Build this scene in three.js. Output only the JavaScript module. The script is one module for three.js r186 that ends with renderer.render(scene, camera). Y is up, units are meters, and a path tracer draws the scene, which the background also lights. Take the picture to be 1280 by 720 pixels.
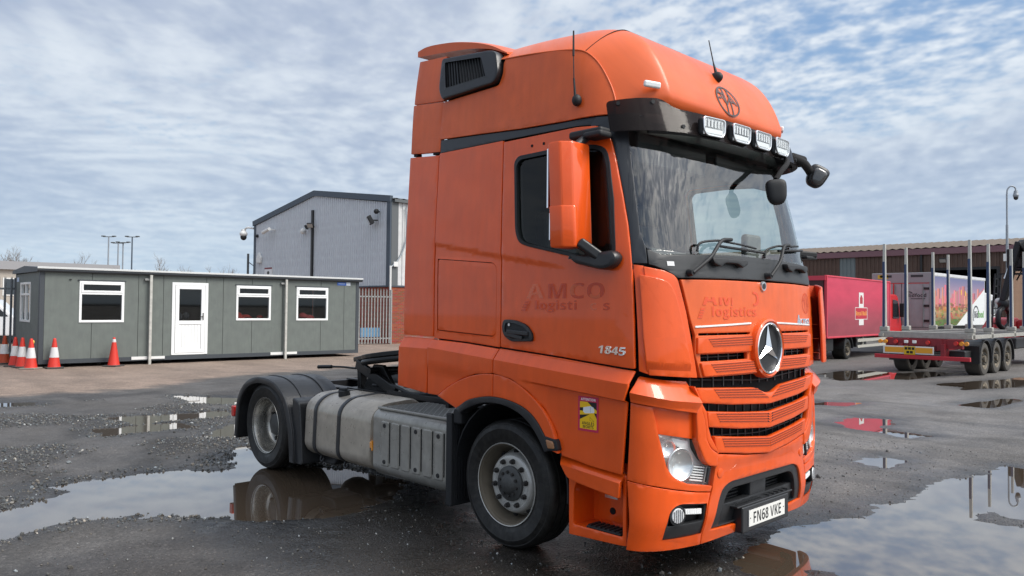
import * as THREE from 'three';
import { mergeGeometries, toCreasedNormals } from 'three/addons/utils/BufferGeometryUtils.js';
import { RoundedBoxGeometry } from 'three/addons/geometries/RoundedBoxGeometry.js';
import { FontLoader } from 'three/addons/loaders/FontLoader.js';
import { TextGeometry } from 'three/addons/geometries/TextGeometry.js';
import { createNoise2D } from 'simplex-noise';

// ---------------------------------------------------------------- camera, sky, sun, exposure
const V = (x, y, z) => new THREE.Vector3(x, y, z);
const W = 1280, H = 720;
const scene = new THREE.Scene();
const camera = new THREE.PerspectiveCamera(40.72, W / H, 0.1, 2000);
camera.position.set(4.207, 1.794, 5.237);
camera.lookAt(4.207 - 0.71714, 1.794 + 0.0254, 5.237 - 0.69647);
camera.rotateZ(0.0096);

function mulberry(a) { return () => { a |= 0; a = a + 0x6D2B79F5 | 0; let t = Math.imul(a ^ a >>> 15, 1 | a); t = t + Math.imul(t ^ t >>> 7, 61 | t) ^ t; return ((t ^ t >>> 14) >>> 0) / 4294967296; }; }
const rnd = mulberry(20177);
const n2a = createNoise2D(mulberry(11)), n2b = createNoise2D(mulberry(23)), n2c = createNoise2D(mulberry(37));
const clamp = (x, a = 0, b = 1) => Math.min(b, Math.max(a, x));
const sstep = (a, b, x) => { const t = clamp((x - a) / (b - a)); return t * t * (3 - 2 * t); };
const lerp = (a, b, t) => a + (b - a) * t;
function fbm(n, x, y, oct = 5, gain = .5) { let s = 0, a = 1, t = 0; for (let i = 0; i < oct; i++) { s += a * n(x, y); t += a; a *= gain; x = x * 2.03 + 17.1; y = y * 2.03 - 9.7; } return s / t; }

const SUN = V(0.66, 0.86, -0.30).normalize();
function skyColour(dx, dy, dz, out) {
  const up = Math.max(dy, 0);
  // clear air
  const g = Math.pow(1 - up, 3.2);
  let r = lerp(.135, .36, g), gr = lerp(.240, .51, g), b = lerp(.455, .63, g);
  // a sheet of small broken cloud at one height
  const k = 1 / (up + .055), px = dx * k, pz = dz * k;
  const w1 = n2c(px * .35, pz * .35) * .9, w2 = n2c(px * .35 + 40, pz * .35 - 12) * .9;
  const broad = fbm(n2a, px * .28 + 3.3, pz * .28 + 8.1, 4);
  const ax = px * .86 + pz * .5, az = -px * .5 + pz * .86;
  const rip = fbm(n2b, ax * 2.9 + w1 * 1.2, az * 3.3 + w2 * 1.2, 4, .5);
  const fine = fbm(n2c, ax * 7.6 + w2 * 2.2, az * 8.4 + w1 * 2.2, 4, .6);
  const side = dx * .697 - dz * .717;                       // towards the right of the yard the sheet opens
  const open = sstep(-.22, .40, side) * sstep(.10, .40, dy);
  const cover = 1.16 + broad * .46 - .46 * open + rip * lerp(.26, .44, open) + fine * lerp(.34, .44, open);
  const c = sstep(.20, 1.02, cover) * sstep(-.01, .05, dy + .02);
  const thick = sstep(.60, 1.50, cover - .55 * rip + broad * .30);
  const lit = clamp(rip * .8 + fine * .9, -1, 1) * lerp(.55, 1, open);
  let cr = lerp(.560, .340, thick) + .115 * lit, cg = lerp(.605, .393, thick) + .11 * lit, cb = lerp(.660, .500, thick) + .095 * lit;
  const hz = Math.pow(1 - up, 7);
  cr = lerp(cr, .43, hz * .7); cg = lerp(cg, .525, hz * .7); cb = lerp(cb, .61, hz * .7);
  const a = c * .93 * (1 - .30 * hz);
  r = lerp(r, cr, a); gr = lerp(gr, cg, a); b = lerp(b, cb, a);
  // light scattered forward round the veiled sun
  const m = Math.max(0, dx * SUN.x + dy * SUN.y + dz * SUN.z);
  const glow = 2.1 * Math.pow(m, 5) + 1.6 * Math.pow(m, 24);
  const gl = glow * (.45 + .75 * c);
  r += gl * 1.0; gr += gl * .97; b += gl * .92;
  if (dy < 0) { const t = sstep(0, -.12, dy); r = lerp(r, .10, t); gr = lerp(gr, .10, t); b = lerp(b, .10, t); }
  out[0] = r; out[1] = gr; out[2] = b;
}
{
  const w = 4096, h = 2048, data = new Float32Array(w * h * 4), o = [0, 0, 0];
  for (let j = 0; j < h; j++) {
    const el = ((j + .5) / h - .5) * Math.PI, y = Math.sin(el), c = Math.cos(el);
    for (let i = 0; i < w; i++) {
      const az = ((i + .5) / w - .5) * 2 * Math.PI;
      if (y < -.2) { o[0] = o[1] = o[2] = .10; } else skyColour(c * Math.cos(az), y, c * Math.sin(az), o);
      const q = (j * w + i) * 4; data[q] = o[0]; data[q + 1] = o[1]; data[q + 2] = o[2]; data[q + 3] = 1;
    }
  }
  const t = new THREE.DataTexture(data, w, h, THREE.RGBAFormat, THREE.FloatType);
  t.mapping = THREE.EquirectangularReflectionMapping; t.magFilter = t.minFilter = THREE.LinearFilter; t.needsUpdate = true;
  scene.background = t; scene.environment = t;
}
const sun = new THREE.DirectionalLight(new THREE.Color(1, .945, .86), 2.1);
sun.position.copy(SUN).multiplyScalar(60); sun.castShadow = true; sun.shadow.radius = 45;
sun.shadow.mapSize.set(2048, 2048);
Object.assign(sun.shadow.camera, { left: -40, right: 40, top: 40, bottom: -40, near: 1, far: 160 });
scene.add(sun, sun.target);
const renderer = new THREE.WebGLRenderer({ antialias: true });
renderer.setSize(W, H);
renderer.toneMapping = THREE.LinearToneMapping;
renderer.toneMappingExposure = 1.34;
renderer.shadowMap.enabled = true;

// ---------------------------------------------------------------- naming
const taken = {};
function numbered(name) { const n = taken[name] = (taken[name] ?? -1) + 1; return n ? `${name}_${String(n).padStart(3, '0')}` : name; }
function tag(o, label, category, group) { Object.assign(o.userData, { label, category }); if (group) o.userData.group = group; return o; }
function thing(name, label, category, group, pos = [0, 0, 0], ry = 0) { const o = new THREE.Group(); o.name = numbered(name); o.position.set(...pos); o.rotation.y = ry; scene.add(o); return tag(o, label, category, group); }
function part(parent, name, geo, mat, label) { const m = new THREE.Mesh(Array.isArray(geo) ? join(geo) : geo, mat); m.name = name; m.castShadow = m.receiveShadow = true; if (label) m.userData.label = label; parent.add(m); return m; }
function holder(parent, name) { const g = new THREE.Group(); g.name = name; parent.add(g); return g; }
function struct(name, geo, mat, kind = 'structure') { const m = new THREE.Mesh(geo, mat); m.name = numbered(name); m.userData.kind = kind; m.receiveShadow = true; m.castShadow = true; scene.add(m); return m; }

// ---------------------------------------------------------------- geometry helpers
function join(list) {
  const out = list.map(g => { let q = g.index ? g.toNonIndexed() : g; if (!q.attributes.normal) q.computeVertexNormals(); const r = new THREE.BufferGeometry(); r.setAttribute('position', q.attributes.position); r.setAttribute('normal', q.attributes.normal); r.setAttribute('uv', q.attributes.uv ?? new THREE.Float32BufferAttribute(new Float32Array(q.attributes.position.count * 2), 2)); return r; });
  return out.length === 1 ? out[0] : mergeGeometries(out);
}
// box with its real size in uv; min and max corners, optional chamfer
function bx(x0, x1, y0, y1, z0, z1, r = 0) {
  const w = x1 - x0, h = y1 - y0, d = z1 - z0;
  const g = r > 0 ? new RoundedBoxGeometry(w, h, d, 2, Math.min(r, w / 2.1, h / 2.1, d / 2.1)) : new THREE.BoxGeometry(w, h, d);
  g.translate((x0 + x1) / 2, (y0 + y1) / 2, (z0 + z1) / 2); return metreUV(g);
}
function metreUV(g) {
  const q = g.index ? g.toNonIndexed() : g, p = q.attributes.position, n = q.attributes.normal, uv = new Float32Array(p.count * 2);
  for (let i = 0; i < p.count; i++) {
    const ax = Math.abs(n.getX(i)), ay = Math.abs(n.getY(i)), az = Math.abs(n.getZ(i));
    if (ay >= ax && ay >= az) { uv[2 * i] = p.getX(i); uv[2 * i + 1] = p.getZ(i); }
    else if (ax >= az) { uv[2 * i] = p.getZ(i); uv[2 * i + 1] = p.getY(i); }
    else { uv[2 * i] = p.getX(i); uv[2 * i + 1] = p.getY(i); }
  }
  q.setAttribute('uv', new THREE.BufferAttribute(uv, 2)); return q;
}
function rod(a, b, r, r2 = r, seg = 10) {
  const p = V(...a), q = V(...b), d = q.clone().sub(p), g = new THREE.CylinderGeometry(r2, r, d.length(), seg);
  g.applyQuaternion(new THREE.Quaternion().setFromUnitVectors(V(0, 1, 0), d.clone().normalize())); g.translate((p.x + q.x) / 2, (p.y + q.y) / 2, (p.z + q.z) / 2); return g;
}
function beam(a, b, w, h, r = 0) {       // square bar from a to b
  const p = V(...a), q = V(...b), d = q.clone().sub(p), g = r ? new RoundedBoxGeometry(d.length(), h, w, 1, r) : new THREE.BoxGeometry(d.length(), h, w);
  const m = new THREE.Matrix4(), xx = d.clone().normalize(), zz = Math.abs(xx.y) > .95 ? V(0, 0, 1).cross(xx).normalize().cross(xx).negate() : xx.clone().cross(V(0, 1, 0)).normalize(), yy = zz.clone().cross(xx).normalize();
  m.makeBasis(xx, yy, zz); m.setPosition((p.x + q.x) / 2, (p.y + q.y) / 2, (p.z + q.z) / 2); g.applyMatrix4(m); return g;
}
function hose(pts, r, seg = 24, rad = 7) { return new THREE.TubeGeometry(new THREE.CatmullRomCurve3(pts.map(p => V(...p))), seg, r, rad); }
function lathe(pts, seg = 48) { return new THREE.LatheGeometry(pts.map(p => new THREE.Vector2(p[0], p[1])), seg); }
function latheZ(pts, seg = 48) { const g = lathe(pts, seg); g.rotateX(Math.PI / 2); return toCreasedNormals(g, .6); }
function ball(x, y, z, rx, ry = rx, rz = rx, s = 16) { const g = new THREE.SphereGeometry(1, s, Math.max(8, s * .6 | 0)); g.scale(rx, ry, rz); g.translate(x, y, z); return g; }
function outlineShape(pts, r = 0, Kind = THREE.Shape) {     // corners rounded: [x, y] or [x, y, radius]
  const s = new Kind(), n = pts.length;
  for (let i = 0; i < n; i++) {
    const a = pts[(i + n - 1) % n], b = pts[i], c = pts[(i + 1) % n], R = b[2] ?? r;
    const la = Math.hypot(a[0] - b[0], a[1] - b[1]), lc = Math.hypot(c[0] - b[0], c[1] - b[1]), q = Math.min(R, la * .48, lc * .48);
    const p0 = [b[0] + (a[0] - b[0]) / la * q, b[1] + (a[1] - b[1]) / la * q], p1 = [b[0] + (c[0] - b[0]) / lc * q, b[1] + (c[1] - b[1]) / lc * q];
    if (i) s.lineTo(...p0); else s.moveTo(...p0);
    if (q > 1e-5) s.quadraticCurveTo(b[0], b[1], ...p1);
  }
  s.closePath(); return s;
}
function extr(pts, depth, { r = 0, holes = [], bev = 0, seg = 5 } = {}) {  // outline in x,y pulled along +z
  const s = outlineShape(pts, r); for (const h of holes) s.holes.push(outlineShape(h, r, THREE.Path));
  return new THREE.ExtrudeGeometry(s, { depth: depth - 2 * bev, bevelEnabled: bev > 0, bevelThickness: bev, bevelSize: bev, bevelOffset: -bev, bevelSegments: 2, curveSegments: seg, steps: 1 }).translate(0, 0, bev);
}
function splitLong(pos, max) {             // halves every edge longer than max, neighbours alike, so no cracks
  for (let it = 0; it < 9; it++) {
    const out = []; let cut = 0;
    for (let t = 0; t < pos.length; t += 9) {
      const P = [0, 3, 6].map(k => [pos[t + k], pos[t + k + 1], pos[t + k + 2]]);
      const mid = (a, b) => [(a[0] + b[0]) / 2, (a[1] + b[1]) / 2, (a[2] + b[2]) / 2];
      const L = [0, 1, 2].map(k => { const a = P[k], b = P[(k + 1) % 3]; return Math.hypot(a[0] - b[0], a[1] - b[1], a[2] - b[2]); });
      const f = L.map(l => l > max), m = (f[0] ? 1 : 0) + (f[1] ? 1 : 0) + (f[2] ? 1 : 0);
      const put = (a, b, c) => out.push(...a, ...b, ...c);
      if (!m) { put(P[0], P[1], P[2]); continue; }
      cut++;
      const M = [0, 1, 2].map(k => f[k] ? mid(P[k], P[(k + 1) % 3]) : null);
      if (m === 3) { put(P[0], M[0], M[2]); put(M[0], P[1], M[1]); put(M[2], M[1], P[2]); put(M[0], M[1], M[2]); }
      else if (m === 1) { const k = f.indexOf(true), a = P[k], b = P[(k + 1) % 3], c = P[(k + 2) % 3]; put(a, M[k], c); put(M[k], b, c); }
      else { const k = f.indexOf(false), a = P[k], b = P[(k + 1) % 3], c = P[(k + 2) % 3], mb = M[(k + 1) % 3], mc = M[(k + 2) % 3]; put(mb, c, mc); put(a, b, mb); put(a, mb, mc); }
    }
    pos = out; if (!cut) break;
  }
  return pos;
}
function cutAlong(pos, f) {               // splits triangles where f(u, v) changes sign, so that a fold gets its own edge
  const out = [];
  for (let t = 0; t < pos.length; t += 9) {
    const P = [0, 3, 6].map(k => [pos[t + k], pos[t + k + 1], pos[t + k + 2]]), F = P.map(p => { const v = f(p[0], p[1]); return Math.abs(v) < 1e-5 ? 0 : v; });
    const pl = F.filter(v => v > 0).length, mi = F.filter(v => v < 0).length;
    if (!pl || !mi) { out.push(...P[0], ...P[1], ...P[2]); continue; }
    const A = [], B = [];
    for (let k = 0; k < 3; k++) { const a = P[k], b = P[(k + 1) % 3], fa = F[k], fb = F[(k + 1) % 3]; if (fa >= 0) A.push(a); if (fa <= 0) B.push(a); if (fa * fb < 0) { const q = fa / (fa - fb), m = [0, 1, 2].map(c => a[c] + (b[c] - a[c]) * q); A.push(m); B.push(m); } }
    for (const Q of [A, B]) for (let k = 1; k + 1 < Q.length; k++) out.push(...Q[0], ...Q[k], ...Q[k + 1]);
  }
  return out;
}
function smooth(pts, n) { return new THREE.CatmullRomCurve3(pts.map(p => V(p[0], p[1], 0)), false, 'centripetal').getPoints(n).map(p => [p.x, p.y, 0]); }
function mapped(g, map, max, off, cuts = []) {        // bends a flat geometry (u, v, depth) onto a surface
  const q = g.index ? g.toNonIndexed() : g; let pos = splitLong(Array.from(q.attributes.position.array), max); for (const c of cuts) pos = cutAlong(pos, c);
  const n = pos.length / 3;
  const out = new Float32Array(n * 3), uv = new Float32Array(n * 2);
  for (let i = 0; i < n; i++) {
    const u = pos[3 * i], v = pos[3 * i + 1], d = pos[3 * i + 2] + (off ? off(u, v) : 0), p = map(u, v, d);
    out[3 * i] = p[0]; out[3 * i + 1] = p[1]; out[3 * i + 2] = p[2]; uv[2 * i] = u; uv[2 * i + 1] = v;
  }
  const r = new THREE.BufferGeometry(); r.setAttribute('position', new THREE.BufferAttribute(out, 3)); r.setAttribute('uv', new THREE.BufferAttribute(uv, 2));
  const e = .004, o = map(pos[0], pos[1], 0), J = [map(pos[0] + e, pos[1], 0), map(pos[0], pos[1] + e, 0), map(pos[0], pos[1], e)].map(p => V(p[0] - o[0], p[1] - o[1], p[2] - o[2]));
  return toCreasedNormals(J[0].cross(J[1]).dot(J[2]) < 0 ? rewind(r) : r, .55);
}
function rewind(q) { const p = q.attributes; for (const k of Object.keys(p)) { const a = p[k].array, n = p[k].itemSize; for (let t = 0; t < p[k].count; t += 3) for (let c = 0; c < n; c++) { const x = a[(t + 1) * n + c]; a[(t + 1) * n + c] = a[(t + 2) * n + c]; a[(t + 2) * n + c] = x; } } return q; }
function panel(map, pts, { r = .01, holes = [], d0 = -.022, d1 = 0, bev = .0045, max = .07, off = null, seg = 5, cuts = [] } = {}) {
  const build = (o, hs) => { const s = outlineShape(o, r); for (const h of hs) s.holes.push(outlineShape(h, r, THREE.Path)); return new THREE.ExtrudeGeometry(s, { depth: Math.max(.001, d1 - d0 - 2 * bev), bevelEnabled: bev > 0, bevelThickness: bev, bevelSize: bev, bevelOffset: -bev, bevelSegments: 2, curveSegments: seg, steps: 1 }); };
  let g = build(pts, holes);
  if (holes.length) {                      // the triangulation now and then fills a hole: then start the outline elsewhere
    const area = q => Math.abs(q.reduce((t, v, i) => { const w = q[(i + 1) % q.length]; return t + v[0] * w[1] - w[0] * v[1]; }, 0) / 2), want = area(pts) - holes.reduce((t, h) => t + area(h), 0);
    const cap = g => { const p = g.attributes.position; let a = 0, m = -9; for (let i = 0; i < p.count; i++) m = Math.max(m, p.getZ(i)); for (let i = 0; i < p.count; i += 3) if ([0, 1, 2].every(k => p.getZ(i + k) > m - 1e-6)) a += Math.abs((p.getX(i + 1) - p.getX(i)) * (p.getY(i + 2) - p.getY(i)) - (p.getX(i + 2) - p.getX(i)) * (p.getY(i + 1) - p.getY(i))) / 2; return a; };
    const bad = g => cap(g) > want + .35 * holes.reduce((t, h) => Math.min(t, area(h)), 9);
    for (let k = 1; k < 2 * pts.length && bad(g); k++) { const o = [...pts.slice(k >> 1), ...pts.slice(0, k >> 1)]; g = k & 1 ? build(o.reverse(), holes.map(h => h.slice().reverse())) : build(o, holes); }
  }
  g.translate(0, 0, d0 + bev); return mapped(g, map, max, off, cuts);
}
function sheet(map, u0, u1, v0, v1, d, nu = 10, nv = 6) {   // open grid on a surface, uv 0..1
  const g = new THREE.PlaneGeometry(1, 1, nu, nv), p = g.attributes.position;
  for (let i = 0; i < p.count; i++) { const q = map(lerp(u0, u1, p.getX(i) + .5), lerp(v0, v1, p.getY(i) + .5), d); p.setXYZ(i, ...q); }
  const um = (u0 + u1) / 2, vm = (v0 + v1) / 2, a = map(um, vm, d), b = map(um, vm, d + .01); g.computeVertexNormals();
  const k = (p.count / 2) | 0, nn = g.attributes.normal; if (nn.getX(k) * (b[0] - a[0]) + nn.getY(k) * (b[1] - a[1]) + nn.getZ(k) * (b[2] - a[2]) < 0) return rewindIdx(g);
  return g;
}
function rewindIdx(g) { const a = g.index.array; for (let t = 0; t < a.length; t += 3) { const x = a[t + 1]; a[t + 1] = a[t + 2]; a[t + 2] = x; } g.computeVertexNormals(); return g; }
function flat(pts, map, d, max = .07, off) { const g = mapped(new THREE.ShapeGeometry(outlineShape(pts, .02), 5).translate(0, 0, d), map, max, off); return g; }
function flipZ(g) {
  const q = (g.index ? g.toNonIndexed() : g.clone()); q.scale(1, 1, -1); return rewind(q);
}
const mirrorPts = pts => pts.map(p => [-p[0], p[1], p[2]].filter(v => v !== undefined)).reverse();
const symm = half => [...half, ...mirrorPts(half)];       // half runs from the middle line's one end to the other on s > 0

// ---------------------------------------------------------------- textures
function dataTex(w, h, fn, srgb = true, rep = null) {
  const d = new Uint8Array(w * h * 4), o = [0, 0, 0, 255];
  for (let j = 0; j < h; j++) for (let i = 0; i < w; i++) { o[3] = 255; fn(i / w, j / h, o, i, j); const q = (j * w + i) * 4; for (let c = 0; c < 4; c++) d[q + c] = clamp(o[c], 0, 255); }
  const t = new THREE.DataTexture(d, w, h, THREE.RGBAFormat); t.wrapS = t.wrapT = THREE.RepeatWrapping; t.magFilter = THREE.LinearFilter; t.minFilter = THREE.LinearMipmapLinearFilter;
  if (srgb) t.colorSpace = THREE.SRGBColorSpace; if (rep) t.repeat.set(...rep); t.needsUpdate = true; return t;
}
function canvasTex(w, h, draw, srgb = true) {
  const c = document.createElement('canvas'); c.width = w; c.height = h; const x = c.getContext('2d'); draw(x, w, h);
  const t = new THREE.CanvasTexture(c); if (srgb) t.colorSpace = THREE.SRGBColorSpace; t.anisotropy = 8; return t;
}
function tnoise(n, u, v, f) {             // noise that tiles over 0..1
  const a = 2 * Math.PI; const cx = Math.cos(a * u), sx = Math.sin(a * u), cy = Math.cos(a * v), sy = Math.sin(a * v);
  return .5 * (n(cx * f + 3.1 * sy * .37 * f, sx * f + cy * f) + n(cy * f - 7.7, sy * f + sx * .6 * f + 2.2));
}
function tileFbm(n, u, v, f, oct = 4) { // blends two shifted copies so that the tile closes
  const g = (x, y) => fbm(n, x * f, y * f, oct), a = sstep(0, 1, u), b = sstep(0, 1, v);
  return lerp(lerp(g(u + 1, v + 1), g(u, v + 1), a), lerp(g(u + 1, v), g(u, v), a), b);
}
// ---------------------------------------------------------------- materials
const C = (r, g, b) => new THREE.Color().setRGB(r, g, b);
const std = (c, rough = .6, metal = 0, o = {}) => new THREE.MeshStandardMaterial({ color: c, roughness: rough, metalness: metal, ...o });
const phy = (c, rough, o = {}) => new THREE.MeshPhysicalMaterial({ color: c, roughness: rough, ...o });
// dirt: light grey film and streaks, tiles every 1.6 m
const grime = dataTex(512, 512, (u, v, o) => { const n = tileFbm(n2a, u, v, 3.5, 6), s = tileFbm(n2b, u * 1, v * .18, 14, 4); const d = tileFbm(n2c, u, v, 70, 2), g = 240 + n * 15 + s * 9 - 26 * sstep(.52, .8, d); o[0] = g; o[1] = g * (.995 + .01 * n); o[2] = g; }, true, [.62, .62]);
const grimeRough = dataTex(512, 512, (u, v, o) => { const n = tileFbm(n2c, u, v, 4, 6), s = tileFbm(n2b, u, v * .2, 16, 4); const g = 165 + n * 60 + s * 34; o[0] = o[1] = o[2] = g; }, false, [.62, .62]);
const blotch = dataTex(512, 512, (u, v, o) => { const n = tileFbm(n2a, u, v, 5, 6), s = tileFbm(n2c, u, v * .3, 18, 4); const g = 222 + n * 26 + s * 10; o[0] = g; o[1] = g * .985; o[2] = g * .955; }, true, [1.1, 1.1]);
const blotchRough = dataTex(512, 512, (u, v, o) => { const n = tileFbm(n2b, u, v, 6, 6); const g = 175 + n * 70; o[0] = o[1] = o[2] = g; }, false, [1.3, 1.3]);
const fineBump = dataTex(256, 256, (u, v, o) => { const n = tileFbm(n2c, u, v, 40, 3); o[0] = o[1] = o[2] = 128 + n * 110; }, false, [5, 5]);
const rubberMap = dataTex(512, 512, (u, v, o) => { const n = tileFbm(n2a, u, v, 6, 6), s = tileFbm(n2b, u * 1, v, 30, 3); const g = 165 + n * 120 + s * 60; o[0] = g; o[1] = g * .97; o[2] = g * .92; }, true, [6, 1]);
const M = {
  paint: phy(C(.86, .105, .008), .6, { map: grime, roughnessMap: grimeRough, specularIntensity: .5, clearcoat: .7, clearcoatRoughness: .05 }),
  paintFaded: phy(C(.80, .135, .028), .62, { map: grime, roughnessMap: grimeRough, specularIntensity: .6, clearcoat: .25, clearcoatRoughness: .22 }),
  paintNew: phy(C(.92, .105, .004), .5, { map: grime, specularIntensity: .5, clearcoat: .8, clearcoatRoughness: .04 }),
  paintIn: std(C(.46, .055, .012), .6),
  plastic: std(C(.019, .020, .022), .52, 0, { roughnessMap: blotchRough, bumpMap: fineBump, bumpScale: .0004 }),
  plasticDk: std(C(.011, .012, .014), .6),
  cowl: std(C(.028, .030, .032), .50),
  band: phy(C(.010, .013, .018), .42, { clearcoat: .25, clearcoatRoughness: .25 }),
  gap: std(C(.006, .006, .007), .9),
  rubber: std(C(.024, .0235, .0225), .82, 0, { map: rubberMap, roughnessMap: blotchRough, bumpMap: fineBump, bumpScale: .0006 }),
  rimSteel: std(C(.66, .67, .67), .42, .3, { map: blotch, roughnessMap: blotchRough }),
  rimDirty: std(C(.20, .175, .14), .55, .35, { map: blotch }),
  rimRear: std(C(.58, .58, .57), .36, .8, { map: blotch, roughnessMap: blotchRough }),
  hub: std(C(.11, .115, .12), .55, .5, { map: blotch }),
  nut: std(C(.045, .042, .04), .6, .4),
  chrome: std(C(.86, .87, .88), .12, 1),
  chromeSoft: std(C(.72, .73, .74), .3, 1),
  alu: std(C(.56, .52, .465), .46, .35, { map: blotch, roughnessMap: blotchRough, bumpMap: fineBump, bumpScale: .0003 }),
  aluDark: std(C(.43, .43, .415), .46, .35, { map: blotch, roughnessMap: blotchRough }),
  chassis: std(C(.016, .016, .018), .55, .2, { roughnessMap: blotchRough }),
  grease: std(C(.012, .012, .012), .34, .3),
  glass: phy(C(.88, .95, .92), .01, { transmission: 1, thickness: 0, ior: 1.85, side: THREE.DoubleSide }),
  tint: phy(C(.52, .58, .56), .02, { transmission: 1, thickness: 0, ior: 1.33, side: THREE.DoubleSide }),
  smoke: phy(C(.17, .135, .13), .08, { transmission: .92, thickness: 0, ior: 1.32, specularIntensity: .4, side: THREE.DoubleSide }),
  lens: phy(C(.97, .98, .98), .03, { transmission: 1, thickness: 0, ior: 1.5, side: THREE.DoubleSide }),
  reflector: std(C(.84, .84, .83), .22, .8),
  lampBack: std(C(.80, .81, .81), .25, .1),
  lampWhite: phy(C(.86, .87, .86), .25, { clearcoat: .8, clearcoatRoughness: .05 }),
  amber: phy(C(.80, .30, .02), .3, { clearcoat: .7 }),
  amberDull: phy(C(.35, .16, .07), .3, { clearcoat: .7 }),
  red: phy(C(.55, .02, .015), .35, { clearcoat: .6 }),
  whitePaint: std(C(.78, .79, .78), .45, 0, { map: grime }),
  upvc: phy(C(.83, .84, .83), .35, { clearcoat: .3 }),
  inside: std(C(.030, .030, .032), .85),
  seat: std(C(.05, .05, .055), .9),
  galv: std(C(.50, .51, .52), .5, .7, { map: blotch, roughnessMap: blotchRough }),
};
M.alu.bumpMap = fineBump;
// ---------------------------------------------------------------- the cab's skin: plan curve at each height
const YK = [.1, .2, .3, .45, .7, 1.0, 1.5, 1.97, 2.1, 2.24, 3.2, 3.4, 3.56, 4.2], XK = [1.36, 1.385, 1.41, 1.44, 1.445, 1.45, 1.445, 1.43, 1.41, 1.38, 1.19, 1.135, 1.05, .6];
const YW = [.1, 1.25, 2.0, 3.1, 3.54, 3.95, 4.2], WK = [1.225, 1.225, 1.22, 1.165, 1.14, 1.08, 1.02];
const YR = [.1, 1.3, 2.0, 2.5, 3.2, 4.2], RK = [.40, .40, .45, .5, .7, .8];
function curve1(X, Y) {                  // monotone cubic through a short table
  const n = X.length, d = [], m = [];
  for (let i = 0; i < n - 1; i++) d.push((Y[i + 1] - Y[i]) / (X[i + 1] - X[i]));
  m.push(d[0]); for (let i = 1; i < n - 1; i++) m.push(d[i - 1] * d[i] <= 0 ? 0 : 2 / (1 / d[i - 1] + 1 / d[i])); m.push(d[n - 2]);
  return x => {
    x = clamp(x, X[0], X[n - 1]); let i = 0; while (i < n - 2 && x > X[i + 1]) i++;
    const h = X[i + 1] - X[i], t = (x - X[i]) / h, t2 = t * t, t3 = t2 * t;
    return (2 * t3 - 3 * t2 + 1) * Y[i] + (t3 - 2 * t2 + t) * h * m[i] + (-2 * t3 + 3 * t2) * Y[i + 1] + (t3 - t2) * h * m[i + 1];
  };
}
const fX = curve1(YK, XK), fW = curve1(YW, WK), fR = curve1(YR, RK);
const planCache = new Map();
function plan(y) {
  const key = Math.round(y * 2500); let t = planCache.get(key);
  if (!t) {
    const Xf = fX(y), w = fW(y), r = fR(y), xc = Xf - r, P = [], N = 70, q = Math.cbrt(.5);
    for (let i = 0; i <= N; i++) { const z = q * i / N; P.push([xc + r * Math.cbrt(1 - z ** 3), w * z]); }
    for (let i = 1; i <= N; i++) { const x = q * (1 - i / N); P.push([xc + r * x, w * Math.cbrt(1 - x ** 3)]); }
    const S = [0]; for (let i = 1; i < P.length; i++) S.push(S[i - 1] + Math.hypot(P[i][0] - P[i - 1][0], P[i][1] - P[i - 1][1]));
    planCache.set(key, t = { P, S, w, r, xc });
  }
  return t;
}
function front(s, y, d = 0) {
  const { P, S, w, r, xc } = plan(y), a = Math.abs(s), sg = s < 0 ? -1 : 1; let x, z;
  if (a >= S[S.length - 1]) { x = xc - (a - S[S.length - 1]); z = w; return [x, y, sg * (z + d)]; }
  let lo = 0, hi = S.length - 1; while (hi - lo > 1) { const m = (lo + hi) >> 1; if (S[m] > a) hi = m; else lo = m; }
  const t = (a - S[lo]) / (S[hi] - S[lo]); x = lerp(P[lo][0], P[hi][0], t); z = lerp(P[lo][1], P[hi][1], t);
  let nx = ((x - xc) / r) ** 2 / r, nz = (z / w) ** 2 / w; const l = Math.hypot(nx, nz) || 1;
  return [x + nx / l * d, y, sg * (z + nz / l * d)];
}
function sideZ(x, y) { const { w, r, xc } = plan(y); return x <= xc ? w : w * Math.cbrt(Math.max(0, 1 - ((x - xc) / r) ** 3)); }
const side = (x, y, d = 0) => [x, y, sideZ(x, y) + d];
function sOf(x, y) { const { P, S, xc } = plan(y); if (x <= xc) return S[S.length - 1] + xc - x; let i = P.length - 1; while (i > 0 && P[i][0] < x) i--; const t = (x - P[i][0]) / ((P[i + 1]?.[0] ?? xc) - P[i][0] || 1); return lerp(S[i], S[Math.min(i + 1, S.length - 1)], clamp(t)); }
// ================================================================ the lorry tractor unit
const font = await new FontLoader().loadAsync('fonts/droid/droid_sans_bold.typeface.json');
const truck = thing('tractor_unit', 'orange lorry tractor unit parked without a trailer in the middle of the wet yard', 'lorry');
const both = (name, geo, mat, label) => { const a = part(truck, name, geo, mat, label), b = part(truck, name, flipZ(a.geometry), mat); return [a, b]; };

// ---- sides of the cab
const beltOff = (x0, x1, yt0, yt1, deep = .05) => (x, y) => {     // the belt that swells out below the door line
  const yt = lerp(yt0, yt1, (x - x0) / (x1 - x0)); const f = sstep(.02, .085, yt - y); return deep * f;
};
const yBelt = x => lerp(1.490, 1.401, (x + .056) / 1.243);
const yLip = x => lerp(1.300, 1.210, (x + .052) / 1.2);
const ramp = (a, b, x) => clamp((x - a) / (b - a));
const doorLowOff = (x, y) => { const f = ramp(.012, .085, yBelt(x) - y), lip = ramp(.0, .016, yLip(x) - y) * sstep(.15, .75, x); return .058 * f - .045 * lip; };
const beltCuts = [(x, y) => yBelt(x) - .012 - y, (x, y) => yBelt(x) - .085 - y], lipCuts = [(x, y) => yLip(x) - y, (x, y) => yLip(x) - .016 - y];
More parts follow.
